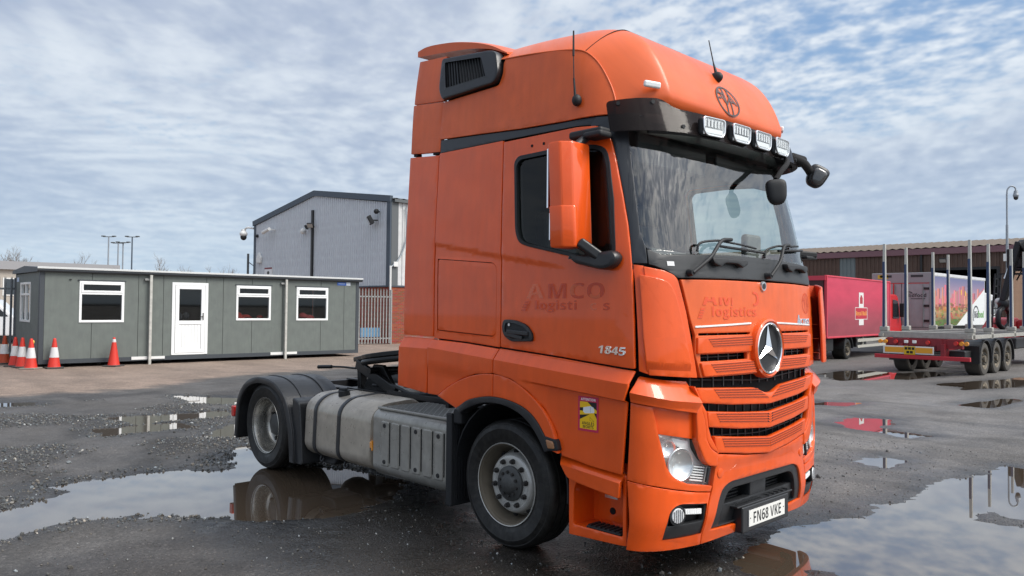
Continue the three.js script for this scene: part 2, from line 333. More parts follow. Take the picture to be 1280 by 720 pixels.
// wind deflectors behind the cab
both('side_deflector', panel(side, [[-1.290, 3.971], [-.905, 3.935], [-.870, 3.533], [-1.283, 3.572]], { d0: -.05, d1: -.01 }), M.paintFaded);
both('side_deflector', panel(side, [[-1.288, 3.566], [-.868, 3.522], [-.880, 3.098], [-1.285, 3.131]], { d0: -.05, d1: -.008 }), M.paintFaded);
both('side_deflector', panel(side, [[-1.288, 3.100], [-.884, 3.068], [-.864, 1.548], [-1.268, 1.556]], { d0: -.05, d1: -.004 }), M.paint);
both('side_deflector', panel(side, [[-1.269, 1.540], [-.864, 1.534], [-.879, 1.084], [-1.275, 1.119]], { d0: -.06, d1: -.005, cuts: [(x, y) => 1.527 - y, (x, y) => 1.45 - y], off: (x, y) => .052 * ramp(.01, .087, 1.537 - y) }), M.paint);
both('deflector_bracket', bx(-1.25, -1.20, 3.105, 3.126, 1.10, 1.15), M.gap); both('deflector_bracket', bx(-.98, -.90, 3.085, 3.112, 1.10, 1.15), M.gap);
// roof spoiler across the back of the roof
{
  const P = [[-1.31, 4.02, 4.09], [-1.2, 4.008, 4.103], [-.92, 3.975, 4.075], [-.6, 3.93, 4.005], [-.35, 3.87, 3.92], [-.16, 3.79, 3.82]];
  const top = [], cv = curve1(P.map(p => p[0]), P.map(p => p[2])), cb = curve1(P.map(p => p[0]), P.map(p => p[1]));
  const nx = 26, nz = 30, pos = [], idx = [];
  for (let s = 0; s < 2; s++) for (let i = 0; i <= nx; i++) for (let j = 0; j <= nz; j++) {
    const x = lerp(-1.31, -.16, i / nx), q = Math.sin((j / nz - .5) * Math.PI), z = q * 1.075, a = Math.abs(q), drop = .03 * a * a + .028 * Math.pow(a, 16);
    pos.push(x, (s ? cb(x) : cv(x)) - drop * (s ? .1 : .8) + (s ? 0 : .02), z);
  }
  const row = nz + 1, sh = (nx + 1) * row;
  for (let i = 0; i < nx; i++) for (let j = 0; j < nz; j++) { const a = i * row + j, b = a + row; idx.push(a, a + 1, b, b, a + 1, b + 1, sh + a, sh + b, sh + a + 1, sh + b, sh + b + 1, sh + a + 1); }
  for (let j = 0; j < nz; j++) for (const i of [0, nx]) { const a = i * row + j; idx.push(a, sh + a, a + 1, a + 1, sh + a, sh + a + 1); }
  for (let i = 0; i < nx; i++) for (const j of [0, nz]) { const a = i * row + j, b = a + row; idx.push(a, b, sh + a, b, sh + b, sh + a); }
  const g = new THREE.BufferGeometry(); g.setAttribute('position', new THREE.Float32BufferAttribute(pos, 3)); g.setIndex(idx);
  part(truck, 'roof_spoiler', metreUV(toCreasedNormals(g, .7)), M.paintFaded);
}
// air intake on the upper rear corner
{
  const o = [[-.902, 3.900], [-.308, 3.832, .05], [-.209, 3.800, .05], [-.153, 3.625, .05], [-.193, 3.540, .04], [-.829, 3.523, .03], [-.887, 3.611, .05]];
  const hole = [[-.865, 3.868, .03], [-.369, 3.804, .03], [-.275, 3.600, .03], [-.802, 3.600, .03]];
  const a = part(truck, 'air_intake', panel(side, o, { holes: [hole], d0: -.06, d1: .045, bev: .016, r: .04, max: .06 }), M.plastic);
  part(a, 'backing', flat(o, side, -.04), M.gap);
  for (let i = 0; i < 15; i++) { const t = (i + .5) / 15, xt = lerp(-.865, -.369, t), xb = lerp(-.802, -.275, t), zt = sideZ(xt, 3.83) + .016; part(a, 'slat', beam([xb, 3.602, sideZ(xb, 3.6) + .018], [xt, lerp(3.866, 3.806, t), zt], .018, .016), M.plasticDk); }
}
// upper side panel under the roof, black band, cab side, hatch
const roofArch = [[-.152, 3.729], [.2, 3.691], [.551, 3.641], [.646, 3.612], [.739, 3.533], [.831, 3.402], [.899, 3.25], [.928, 3.118]];
both('roof_side_panel', panel(side, [[-.876, 3.200], [-.862, 3.516], [-.18, 3.524, .03], [-.141, 3.61, .05], ...roofArch.slice(0).map(p => [p[0], p[1], .06]), [.55, 3.121], [.1, 3.138], [-.4, 3.172]], { r: .02 }), M.paintFaded);
both('side_trim_band', panel(side, [[-.880, 3.086], [-.88, 3.196], [-.4, 3.168], [.1, 3.134], [.55, 3.117], [.928, 3.112], [.95, 3.0], [.87, 3.03], [.826, 3.052], [.643, 3.067], [-.095, 3.079]], { d0: -.04, d1: -.012, r: .006 }), M.band);
const hatchO = [[-.835, 2.199], [-.148, 2.143, .05], [-.103, 2.10, .05], [-.100, 1.600, .05], [-.135, 1.567, .04], [-.822, 1.598]];
const creaseY = x => lerp(2.331, 2.197, (x + .856) / .784);
both('cab_side_panel', panel(side, [[-.872, 3.082], [-.098, 3.075], [-.066, 2.306], [-.060, 1.82], [-.061, 1.494], [-.443, 1.520], [-.857, 1.538]], { holes: [hatchO], r: .012, max: .05, cuts: [(x, y) => creaseY(x) - y, (x, y) => creaseY(x) - .035 - y], off: (x, y) => -.010 * ramp(0, .035, creaseY(x) - y) }), M.paint);
both('side_hatch', panel(side, [[-.826, 2.189, .02], [-.150, 2.134, .05], [-.112, 2.096, .05], [-.109, 1.603, .05], [-.140, 1.576, .04], [-.813, 1.606, .02]], { d0: -.035, d1: -.013 }), M.paint);
both('hatch_seal', flat(hatchO, side, -.03), M.gap);
// door
const windowO = [[.04, 2.888, .08], [.08, 2.931, .06], [.423, 2.936], [.822, 2.914, .04], [.9, 2.88, .06], [.936, 2.793, .05], [.998, 2.515], [1.034, 2.2, .03], [1.034, 2.10, .03], [.976, 2.071, .03], [.693, 2.142], [.224, 2.243, .05], [.13, 2.275, .08], [.09, 2.36, .08]];
const doorEdge = [[.82, 3.045, .04], [.879, 3.005, .05], [.925, 2.928, .05], [.972, 2.791], [1.04, 2.567], [1.097, 2.349], [1.138, 2.137], [1.150, 2.05], [1.174, 1.723], [1.187, 1.409]];
const doorCrease = x => lerp(2.197, 2.075, clamp((x + .07) / .78));
const door = part(truck, 'door', panel(side, [[-.089, 3.062], [.643, 3.059], ...doorEdge, [.562, 1.457], [-.052, 1.497], [-.050, 1.82], [-.056, 2.306]], { holes: [windowO], r: .012, max: .05, cuts: [(x, y) => doorCrease(x) - y, (x, y) => doorCrease(x) - .035 - y], off: (x, y) => -.010 * ramp(0, .035, doorCrease(x) - y) * sstep(.75, .2, x) }), M.paint);
part(truck, 'door', flipZ(door.geometry), M.paint);
{
  const inset = (pts, q) => { const cx = .55, cy = 2.5; return pts.map(p => [cx + (p[0] - cx) * (1 - q / .48), cy + (p[1] - cy) * (1 - q / .36), p[2]]); };
  part(door, 'window_seal', panel(side, windowO.map(p => [p[0], p[1], p[2]]), { holes: [inset(windowO, .022)], d0: -.03, d1: .006, bev: .004, r: .03 }), M.plasticDk);
  part(door, 'window_glass', flat(inset(windowO, .016), side, -.016, .12), M.tint);
  part(truck, 'window_glass', flipZ(flat(inset(windowO, .016), side, -.016, .12)), M.tint);
  part(truck, 'window_seal', flipZ(panel(side, windowO, { holes: [inset(windowO, .022)], d0: -.03, d1: .006, bev: .004, r: .03 })), M.plasticDk);
  part(door, 'window_divider', beam([.86, 2.90, 1.12], [.975, 2.10, 1.17], .02, .025), M.plasticDk);
  // handle in its black recess
  const ho = [[-.008, 1.707, .03], [.112, 1.704, .04], [.235, 1.671, .06], [.295, 1.605, .05], [.296, 1.553, .02], [.081, 1.543, .03], [.003, 1.580, .03], [-.024, 1.641, .03]];
  const h = part(door, 'door_handle', panel(side, ho, { holes: [ho.map(p => [.13 + (p[0] - .13) * .84, 1.625 + (p[1] - 1.625) * .78, p[2] * .7])], d0: -.02, d1: .012, bev: .005 }), M.plastic);
  part(h, 'handle_recess', panel(side, ho, { d0: -.004, d1: .0015, bev: .0005 }), M.plasticDk);
  part(h, 'handle_grip', [beam([.03, 1.618, 1.228], [.262, 1.606, 1.236], .026, .034, .008), beam([.005, 1.60, 1.23], [.20, 1.572, 1.236], .016, .03, .006)], M.plastic);
  part(h, 'key_lock', rod([.052, 1.668, 1.215], [.052, 1.668, 1.232], .011), M.chromeSoft);
  // mirror foot
  part(door, 'mirror_foot', panel(side, [[.68, 2.150, .02], [.745, 2.096, .03], [.985, 2.045, .04], [1.065, 2.062, .04], [1.10, 2.13, .04], [1.06, 2.175, .03], [.9, 2.16, .03]], { d0: -.01, d1: .085, bev: .025, max: .05 }), M.plastic);
  // screws above the window
  for (const x of [.22, .34]) part(door, 'screw', rod([x, 2.988, sideZ(x, 2.99) - .002], [x, 2.988, sideZ(x, 2.99) + .004], .011), M.gap);
}
// lower half of the door with the swelling belt; rear lower panel; wheel arch
const archOut = [[-.722, 1.078], [-.602, 1.152], [-.456, 1.22], [-.268, 1.277], [-.069, 1.297], [.129, 1.269], [.294, 1.195], [.453, 1.079], [.554, .934], [.593, .796]];
const archIn = [[-.49, 1.0], [-.452, 1.019], [-.358, 1.072], [-.219, 1.109], [-.084, 1.127], [.089, 1.119], [.255, 1.082], [.376, 1.015], [.479, .897], [.525, .81]];
const archLip = [[-.43, .965], [-.413, .982], [-.330, 1.022], [-.210, 1.062], [-.084, 1.081], [.080, 1.072], [.228, 1.029], [.338, .962], [.43, .861], [.478, .79]];
both('lower_door', panel(side, [[-.055, 1.486], [.562, 1.446], [1.187, 1.396], [1.180, 1.30], [1.150, 1.205], [1.112, .728], [.859, .745], [.602, .780], [.56, .934], [.459, 1.083], [.299, 1.200], [.132, 1.275], [-.061, 1.302]], { r: .008, max: .035, off: doorLowOff, cuts: [...beltCuts, ...lipCuts] }), M.paint);
both('rear_lower_panel', panel(side, [[-.861, 1.527], [-.443, 1.510], [-.065, 1.482], [-.068, 1.303], [-.268, 1.283], [-.456, 1.226], [-.602, 1.158], [-.730, 1.080], [-.862, 1.083]], { r: .008, max: .04, cuts: beltCuts, off: (x, y) => .058 * ramp(.012, .085, yBelt(x) - y) - .012 * sstep(.2, .3, yBelt(x) - y) }), M.paint);
const aOut = smooth(archOut, 44), aIn = smooth(archIn, 44), aLip = smooth(archLip, 44), pick = (L, f) => L.filter(p => f(p[0]));
both('wheel_arch', panel(side, [...pick(aOut, x => x < -.085), [-.066, 1.297], [-.066, 1.128], ...pick(aIn, x => x < -.085).reverse()], { d0: -.02, d1: .056, bev: .006, r: 0, max: .06 }), M.paint);
both('wheel_arch', panel(side, [[-.060, 1.297], ...pick(aOut, x => x > -.04), ...pick(aIn, x => x > -.04).reverse(), [-.060, 1.128]], { d0: -.02, d1: .056, bev: .006, r: 0, max: .06 }), M.paint);
both('arch_trim', panel(side, [...aIn, ...aLip.slice().reverse()], { d0: -.06, d1: .062, bev: .005, r: 0, max: .08 }), M.plastic);
// repeater lamp behind the arch
both('side_marker_lamp', panel(side, [[.470, .905, .02], [.585, .890, .02], [.606, .815, .02], [.500, .802, .02]], { d0: .0, d1: .062, bev: .008 }), M.plasticDk);
both('side_marker_lens', panel(side, [[.492, .882, .01], [.560, .874, .01], [.575, .828, .01], [.512, .822, .01]], { d0: .05, d1: .068, bev: .003 }), M.amberDull);
// cover above the step, step box
const flapTop = x => lerp(.778, .725, (x - .548) / .563), flapOff = (x, y) => lerp(-.035, .026, ramp(.0, .052, flapTop(x) - y));
both('step_cover', panel(side, [[.552, .774], [1.108, .722], [1.097, .575], [.75, .618], [.655, .638, .03]], { d0: -.03, d1: .0, off: flapOff, max: .04, cuts: [(x, y) => flapTop(x) - .052 - y] }), M.paint);
{
  const o = [[.625, .69], [.63, .242], [1.115, .262], [1.118, .72], [1.03, .72]], ho = [[.735, .66, .05], [.672, .575, .05], [.668, .318, .02], [1.09, .318, .02], [1.09, .66]];
  both('step_frame', panel(side, o, { holes: [ho], d0: -.05, d1: -.03, r: .012 }), M.paintNew);
  const back = [bx(.66, 1.10, .315, .74, .96, .975), bx(.655, .668, .315, .66, .97, 1.18), bx(1.085, 1.10, .315, .72, .97, 1.16), bx(.66, 1.10, .30, .315, .97, 1.19)];
  both('step_well', back, M.paintNew);
  both('step_tread', [bx(.78, 1.07, .316, .332, 1.06, 1.19, .006), ...[0, 1, 2, 3, 4, 5, 6].map(i => bx(.79 + i * .040, .812 + i * .040, .332, .340, 1.07, 1.18))], M.plasticDk);
  const c = part(truck, 'access_cover', extr([[.715, .60], [.925, .60], [.94, .335], [.72, .335]], .014, { r: .03, bev: .003 }).translate(0, 0, .975), M.paintNew);
  part(c, 'lock', rod([.85, .405, .985], [.85, .405, .994], .024, .024, 18), M.gap);
  part(c, 'plate', bx(.78, .89, .512, .526, .985, .991), M.gap); part(c, 'plate', bx(.78, .89, .488, .508, .985, .992), M.chromeSoft);
}

// ---- roof cap
{
  const crease = [[-.86, 3.76], [-.5, 3.748], [-.152, 3.733], [.2, 3.694], [.551, 3.643], [.646, 3.614], [.739, 3.535], [.831, 3.404], [.892, 3.268], [.912, 3.205], [.90, 3.12]];
  const mid = [[-.86, 3.975], [-.5, 3.98], [-.15, 3.975], [.2, 3.955], [.55, 3.905], [.76, 3.82], [.955, 3.68], [1.085, 3.50], [1.172, 3.268], [1.160, 3.215], [1.09, 3.13]];
  const p1 = new THREE.CatmullRomCurve3(crease.map(p => V(p[0], p[1], sideZ(p[0], p[1]) - .004))), p2 = new THREE.CatmullRomCurve3(mid.map(p => V(p[0], p[1], 0)));
  const nu = 110, nv = 150, pos = [], uv = [], idx = [];
  for (let i = 0; i <= nu; i++) { const a = p1.getPoint(i / nu), b = p2.getPoint(i / nu), wd = lerp(.60, .25, sstep(.28, .62, i / nu)), ex = lerp(2.3, 1.32, sstep(.35, .6, i / nu)); for (let j = 0; j <= nv; j++) { const q = Math.sin((j / nv - .5) * Math.PI), t = Math.min(1, (1 - Math.abs(q)) / wd), k = (1 - Math.pow(1 - t, ex)) * (1 - .0 * q); const x = lerp(a.x, b.x, k), y = lerp(a.y, b.y, k); pos.push(x, y, a.z * q); uv.push(x + y, a.z * q); } }
  for (let i = 0; i < nu; i++) for (let j = 0; j < nv; j++) { const a = i * (nv + 1) + j, b = a + nv + 1; idx.push(a, a + 1, b, b, a + 1, b + 1); }
  const g = new THREE.BufferGeometry(); g.setAttribute('position', new THREE.Float32BufferAttribute(pos, 3)); g.setAttribute('uv', new THREE.Float32BufferAttribute(uv, 2)); g.setIndex(idx); g.computeVertexNormals();
  part(truck, 'roof', g, M.paintFaded);
  // raised lip along the arch
  both('roof_joint', hose(roofArch.map(p => [p[0], p[1], sideZ(p[0], p[1]) - .001]), .007, 60, 6), M.paintFaded);
  // seam across the roof cap where the front piece begins
  const seam = [], q0 = .50; for (let j = 1; j <= 36; j++) { const a = p1.getPoint(q0), b = p2.getPoint(q0 - .02), q = Math.sin((j / 72 - .5) * Math.PI), t = Math.min(1, (1 - Math.abs(q)) / lerp(.60, .25, sstep(.28, .62, q0))), k = 1 - Math.pow(1 - t, lerp(2.3, 1.32, sstep(.35, .6, q0))); seam.push([lerp(a.x, b.x, k), lerp(a.y, b.y, k) + .0005, -a.z * q]); }
  part(truck, 'roof_seam', hose(seam, .0035, 60, 4), M.gap);
}
// position lamps on the roof front
for (const s of [1, -1]) {
  const g = new RoundedBoxGeometry(.125, .045, .03, 3, .014); g.rotateZ(0); g.rotateY(1.08); g.rotateZ(-.15); g.translate(1.112, 3.316, .925); part(truck, 'position_lamp', s > 0 ? g : flipZ(g), M.lampWhite);
}
// aerials
part(truck, 'side_aerial', [ball(.655, 3.245, 1.175, .035, .042, .035), rod([.655, 3.25, 1.19], [.64, 3.40, 1.19], .010, .007), rod([.64, 3.40, 1.19], [.63, 3.56, 1.185], .004), rod([.63, 3.56, 1.185], [.625, 3.74, 1.18], .008, .006)], M.plasticDk);
part(truck, 'roof_aerial', [ball(1.045, 3.575, 0, .055, .045, .035), rod([1.045, 3.60, 0], [1.02, 3.69, 0], .014, .006), rod([1.02, 3.69, 0], [.978, 3.88, 0], .005, .004)], M.plasticDk);
// emblem of the former owner on the roof: an oval with strokes
{
  const t = canvasTex(512, 512, (x, w) => { x.clearRect(0, 0, w, w); x.strokeStyle = '#4a3a3a'; x.lineWidth = 26; x.beginPath(); x.ellipse(256, 256, 225, 228, 0, 0, 7); x.stroke(); x.lineWidth = 24; for (const L of [[205, 40, 205, 470], [307, 40, 307, 470], [70, 150, 200, 150], [60, 235, 130, 235], [110, 100, 190, 290], [310, 120, 440, 290], [307, 250, 400, 250], [205, 330, 300, 200]]) { x.beginPath(); x.moveTo(L[0], L[1]); x.lineTo(L[2], L[3]); x.stroke(); } });
  const mid = curve1([3.16, 3.345, 3.52, 3.68], [1.196, 1.155, 1.075, .95]);
  part(truck, 'roof_emblem', sheet((s, y, d) => [mid(y) + d, y + d * .4, s], .17, -.17, 3.245, 3.50, .003, 8, 10), std(C(1, 1, 1), .6, 0, { map: t, transparent: true }));
}
// ---- front of the cab
// A pillars: from the door's front edge round to the windscreen
const glassL = [[1.090, 3.02], [1.107, 2.958], [1.134, 2.704], [1.158, 2.40], [1.165, 2.295], [1.150, 2.19]];
{
  const o = [...doorEdge.slice(0, 8).map(p => [sOf(p[0], p[1]) - .008, p[1]]), [1.262, 2.090], [1.160, 2.088], ...glassL.slice().reverse(), [1.085, 3.10], [1.30, 3.112], [1.36, 3.05]];
  both('windscreen_pillar', panel(front, o, { d0: -.05, d1: -.006, r: .004, max: .06, bev: .003 }), M.band);
}
// windscreen with its frame
const glassLoop = (() => { const h = [[.381, 2.175], [.762, 2.165], [1.05, 2.15], [1.150, 2.19], [1.165, 2.295], [1.158, 2.40], [1.134, 2.704], [1.107, 2.958], [1.085, 3.06], [.6, 3.09]]; return [...h, ...mirrorPts(h)]; })();
part(truck, 'windscreen', mapped(new THREE.ShapeGeometry(outlineShape(glassLoop, .03), 4), (s, y, d) => front(s, y, d - .018), .07), M.glass);
part(truck, 'windscreen_header', panel(front, [[1.10, 3.13], [1.085, 3.06], [.6, 3.06], [-.6, 3.06], [-1.085, 3.06], [-1.10, 3.13]], { d0: -.05, d1: -.004, r: .004 }), M.band);
part(truck, 'sun_strip', panel(front, [[1.09, 3.05], [1.095, 2.99], [.6, 2.955], [-.6, 2.955], [-1.095, 2.99], [-1.09, 3.05]], { d0: -.03, d1: -.024, r: .004, bev: .001 }), M.plasticDk);
// cowl
const cowl = part(truck, 'cowl', panel(front, [[.955, 1.998], [1.03, 2.042], [1.13, 2.078], [1.152, 2.083], [1.148, 2.186, .02], [1.05, 2.146], [.762, 2.161], [.3, 2.176], [-.3, 2.176], [-.762, 2.161], [-1.05, 2.146], [-1.148, 2.186], [-1.152, 2.083], [-1.13, 2.078], [-1.03, 2.042], [-.955, 1.998], [-.5, 2.006], [0, 2.011], [.5, 2.006]], { d0: -.04, d1: -.002, r: .006 }), M.cowl);
for (const s of [.44, -.575]) {
  const o = [[s + .215, 2.148, .02], [s + .205, 2.105, .03], [s + .13, 2.083, .02], [s + .08, 2.112, .03], [s - .08, 2.112, .03], [s - .13, 2.085, .02], [s - .2, 2.11, .03], [s - .215, 2.148, .02]];
  part(cowl, 'grab_handle', panel(front, o, { d0: -.01, d1: .045, bev: .012, max: .05 }), M.plasticDk);
}
part(cowl, 'paper_label', sheet(front, .97, 1.025, 2.076, 2.106, .001, 3, 2), M.whitePaint);
// wipers
for (const [s0, y0, s1, y1, b0, b1] of [[.86, 2.035, .46, 2.275, [.74, 2.20], [-.10, 2.235]], [-.07, 2.045, -.40, 2.29, [-.10, 2.20], [-.86, 2.30]]]) {
  const at = (s, y, d) => front(s, y, d);
  const w = part(truck, 'wiper', [rod(at(s0, y0, .0), at(s0, y0, .045), .026, .02), hose([at(s0, y0, .04), at(lerp(s0, s1, .4), lerp(y0, y1, .45), .065), at(lerp(s0, s1, .8), lerp(y0, y1, .95), .06), at(s1 - .05, y1 + .005, .05)], .013, 20)], M.plasticDk);
  const L = []; for (let i = 0; i <= 10; i++) { const t = i / 10; L.push(at(lerp(s1 + .08, b1[0], t), lerp(y1 - .045, b1[1] - .02, t), .012)); }
  part(w, 'wiper_blade', [hose(L, .010, 20, 5), hose(L.map((p, i) => at(lerp(s1 + .02, b1[0] + .15, i / 10), lerp(y1 - .01, b1[1] + .005, i / 10), .035 - .012 * Math.abs(i / 5 - 1))), .008, 20, 5), hose([at(s1 + .02, y1 - .01, .045), at(b0[0] * .5 + s1 * .5, y1 - .015, .04), at(b0[0], b0[1] + .03, .02), at(b0[0] + .02, b0[1] - .02, .012)], .009, 20, 5)], M.plasticDk);
}
// bonnet flap with the badge, openings between the upper louvres
const hoodHalf = [[.935, 1.988], [.868, 1.725], [.829, 1.62], [.836, 1.50], [.80, 1.40], [.784, 1.346]];
const hoodO = [[.5, 1.996], ...hoodHalf, [.3, 1.343], ...mirrorPts([...hoodHalf, [.3, 1.343]]), [-.5, 1.996]];
const ring = (r, n = 28) => Array.from({ length: n }, (_, i) => [r * Math.cos(i / n * 2 * Math.PI) - .018, 1.520 + r * Math.sin(i / n * 2 * Math.PI), 0]);
const gaps = []; for (const s of [1, -1]) { const o = [[.80, 1.6375], [.20, 1.6375], [.20, 1.6215], [.80, 1.6215]], q = [[.785, 1.497], [.24, 1.497], [.24, 1.450], [.785, 1.450]]; gaps.push(...[o, q].map(h => s > 0 ? h : mirrorPts(h))); }
const hood = part(truck, 'bonnet_flap', panel(front, hoodO, { holes: gaps, r: .006, d0: -.03, d1: 0, max: .05 }), M.paintFaded);
const meshTex = dataTex(1024, 128, (u, v, o, i, j) => { const X = u * 46, Y = v * 4, row = Math.floor(Y), cx = ((X + (row % 2) * .0) % 1) - .5, cy = (Y % 1) - .5; const inside = Math.abs(cy) < .35 && Math.abs(cx + cy * .35) < .34; if (inside) { o[0] = 70; o[1] = 10; o[2] = 4; } else { o[0] = 238; o[1] = 92; o[2] = 26; } });
meshTex.wrapS = meshTex.wrapT = THREE.ClampToEdgeWrapping;
const meshMat = std(C(.95, .95, .95), .55, 0, { map: meshTex });
const meshPlate = (parent, q, dd) => {    // q: four corners (s, y) outer-top, inner-top, outer-bottom, inner-bottom
  const g = new THREE.PlaneGeometry(1, 1, 18, 3), p = g.attributes.position, uv = g.attributes.uv, len = Math.abs(q[0][0] - q[1][0]);
  for (let i = 0; i < p.count; i++) { const u = p.getX(i) + .5, v = p.getY(i) + .5, s = lerp(lerp(q[2][0], q[3][0], u), lerp(q[0][0], q[1][0], u), v), y = lerp(lerp(q[2][1], q[3][1], u), lerp(q[0][1], q[1][1], u), v); p.setXYZ(i, ...front(s, y, dd)); uv.setX(i, u * len / .62 > 1 ? u : u * len / .62); }
  g.computeVertexNormals(); if (g.attributes.normal.getX(30) < 0) rewindIdx(g); return part(parent, 'mesh_insert', g, meshMat);
};
for (const s of [1, -1]) {
  const m = p => p.map(q => [q[0] * s, q[1]]), ord = p => s > 0 ? p : p.slice().reverse();
  const l1 = part(hood, 'louvre', panel(front, ord(m([[.822, 1.612], [.205, 1.617], [.212, 1.503], [.826, 1.503]])), { d0: -.02, d1: .018, bev: .008, r: .01 }), M.paint);
  meshPlate(l1, m([[.728, 1.602], [.205, 1.613], [.673, 1.544], [.195, 1.544]]), .0195);
  const l2 = part(hood, 'louvre', panel(front, ord(m([[.797, 1.443], [.215, 1.445], [.13, 1.352], [.765, 1.352]])), { d0: -.02, d1: .018, bev: .008, r: .01 }), M.paint);
  meshPlate(l2, m([[.705, 1.434], [.185, 1.437], [.643, 1.372], [.13, 1.372]]), .0195);
  part(hood, 'badge_strip', panel(front, ord(m([[.832, 1.686], [.19, 1.707], [.19, 1.695], [.832, 1.674]])), { d0: -.005, d1: .006, bev: .001, r: .002 }), M.lampWhite);
}
part(truck, 'grille_backing', panel(front, [[.9, 2.0], [.9, .8], [-.9, .8], [-.9, 2.0]], { d0: -.16, d1: -.10, bev: 0, max: .12 }), M.gap);
const ribs = (y0, y1, s0, s1, n) => { const g = []; for (let i = 0; i <= n; i++) { const s = lerp(s0, s1, i / n); g.push(beam(front(s, y0, -.05), front(s, y1, -.05), .012, .012)); } return g; };
for (const s of [1, -1]) {
  for (const q of [...ribs(1.44, 1.505, .3 * s, .78 * s, 4), ...ribs(1.615, 1.645, .3 * s, .78 * s, 4), hose([.25, .4, .55, .7, .8].map(q => front(q * s, 1.474, -.05)), .006, 16, 4)]) part(truck, 'grille_rib', q, M.plastic);
}
// star in its ring
{
  const g = new THREE.Group(); g.name = 'front_emblem'; truck.add(g); g.position.set(...front(0, 1.520, .0)); g.rotation.y = Math.PI / 2; g.position.z = -.014;
  part(g, 'emblem_surround', latheZ([[.190, -.02], [.190, .035], [.198, .044], [.212, .034], [.218, .0], [.218, -.03]], 56), M.paint);
  part(g, 'emblem_disc', latheZ([[0, .014], [.185, .014], [.185, .0]], 48), M.plasticDk);
  part(g, 'emblem_ring', latheZ([[.168, .012], [.170, .036], [.176, .043], [.184, .040], [.188, .028], [.188, .0]], 56), M.chrome);
  const pos = []; for (let k = 0; k < 3; k++) { const a = Math.PI / 2 + k * 2 * Math.PI / 3, tip = [.172 * Math.cos(a), .172 * Math.sin(a), .020], c = [0, 0, .052]; for (const e of [1, -1]) { const b = a + e * Math.PI / 3, v = [.034 * Math.cos(b), .034 * Math.sin(b), .020]; const T = e > 0 ? [c, tip, v] : [c, v, tip]; for (const p of T) pos.push(...p); } }
  const sg = new THREE.BufferGeometry(); sg.setAttribute('position', new THREE.Float32BufferAttribute(pos, 3)); sg.computeVertexNormals(); part(g, 'emblem_star', sg, M.chrome);
}
// small round badge, model name, number on the door
part(hood, 'round_badge', [rod(front(.005, 1.967, .0), front(.005, 1.967, .014), .036, .034, 24)], M.chromeSoft);
part(hood, 'round_badge_centre', [rod(front(.005, 1.967, .012), front(.005, 1.967, .017), .022, .022, 18)], M.plastic);
const text3 = (str, size, depth) => { const g = new TextGeometry(str, { font, size, depth, curveSegments: 3, bevelEnabled: true, bevelThickness: .002, bevelSize: .001, bevelSegments: 1 }); g.computeBoundingBox(); return g; };
{
  const g = text3('1845', .052, .004); g.scale(1.45, 1, 1); const sh = new THREE.Matrix4().makeShear(0, 0, .18, 0, 0, 0); g.applyMatrix4(sh);
  part(door, 'model_number', mapped(g, (x, y, d) => side(x + .898, y + 1.500 - x * .03, d + .001), .2), M.chrome);
  const t = text3('ACTROS', .040, .003), A = text3('A', .07, .003); t.scale(1.3, 1, 1);
  part(hood, 'model_name', mapped(t, (x, y, d) => front(-.57 - x * .95, y + 1.690, d + .001), .2), M.chrome);
  part(hood, 'model_name', mapped(A, (x, y, d) => front(-.545 - x * .9, y + 1.690, d + .001), .2), M.chrome);
}
// ghost of the removed lettering
const ghostTex = (dark, lightc, frontal) => canvasTex(1024, 320, (x, w, h) => {
  x.clearRect(0, 0, w, h); x.textBaseline = 'alphabetic';
  const put = (s, px, py, size, fill, sx = 1) => { x.save(); x.translate(px, py); x.scale(sx, 1); x.font = `bold ${size}px sans-serif`; x.fillStyle = fill; x.fillText(s, 0, 0); x.restore(); };
  const slash = () => { x.fillStyle = dark; for (let i = 0; i < 4; i++) { const y = 205 + i * 25; x.beginPath(); x.moveTo(92 - i * 12, y); x.lineTo(142 - i * 12, y); x.lineTo(134 - i * 12, y + 19); x.lineTo(84 - i * 12, y + 19); x.fill(); } };
  if (frontal) {
    x.save(); x.beginPath(); x.rect(0, 105, 520, 80); x.rect(860, 0, 200, 186); x.clip(); put('AMCO', 110, 180, 190, dark, 1.55); x.restore();
    put('logistics', 215, 280, 118, dark, 1.5); slash();
  } else {
    put('A', 110, 180, 190, lightc, 1.55); x.save(); x.beginPath(); x.rect(318, 0, 800, 190); x.clip(); put('MCO', 322, 180, 190, dark, 1.40); x.restore();
    x.save(); x.beginPath(); x.rect(560, 60, 130, 90); x.rect(780, 140, 100, 44); x.clip(); put('MCO', 322, 180, 190, lightc, 1.40); x.restore();
    put('logisti', 190, 282, 112, dark, 1.42); put('c', 776, 282, 112, lightc, 1.42); put('s', 902, 282, 112, dark, 1.42); slash();
  }
});
part(door, 'ghost_lettering', sheet(side, .13, 1.045, 1.755, 2.000, .0026 - .0, 14, 4), phy(C(1, 1, 1), .5, { clearcoat: .5, clearcoatRoughness: .1, transparent: true, map: ghostTex('rgba(206,62,0,.55)', 'rgba(236,140,98,.34)', false) }), 'ghost of removed lettering reading AMCO logistics');
part(hood, 'ghost_lettering', sheet(front, .845, .015, 1.72, 1.955, .0026, 14, 4), phy(C(1, 1, 1), .5, { clearcoat: .5, clearcoatRoughness: .1, transparent: true, map: ghostTex('rgba(224,74,0,.92)', '#fff', true) }), 'ghost of removed lettering reading AMCO logistics');
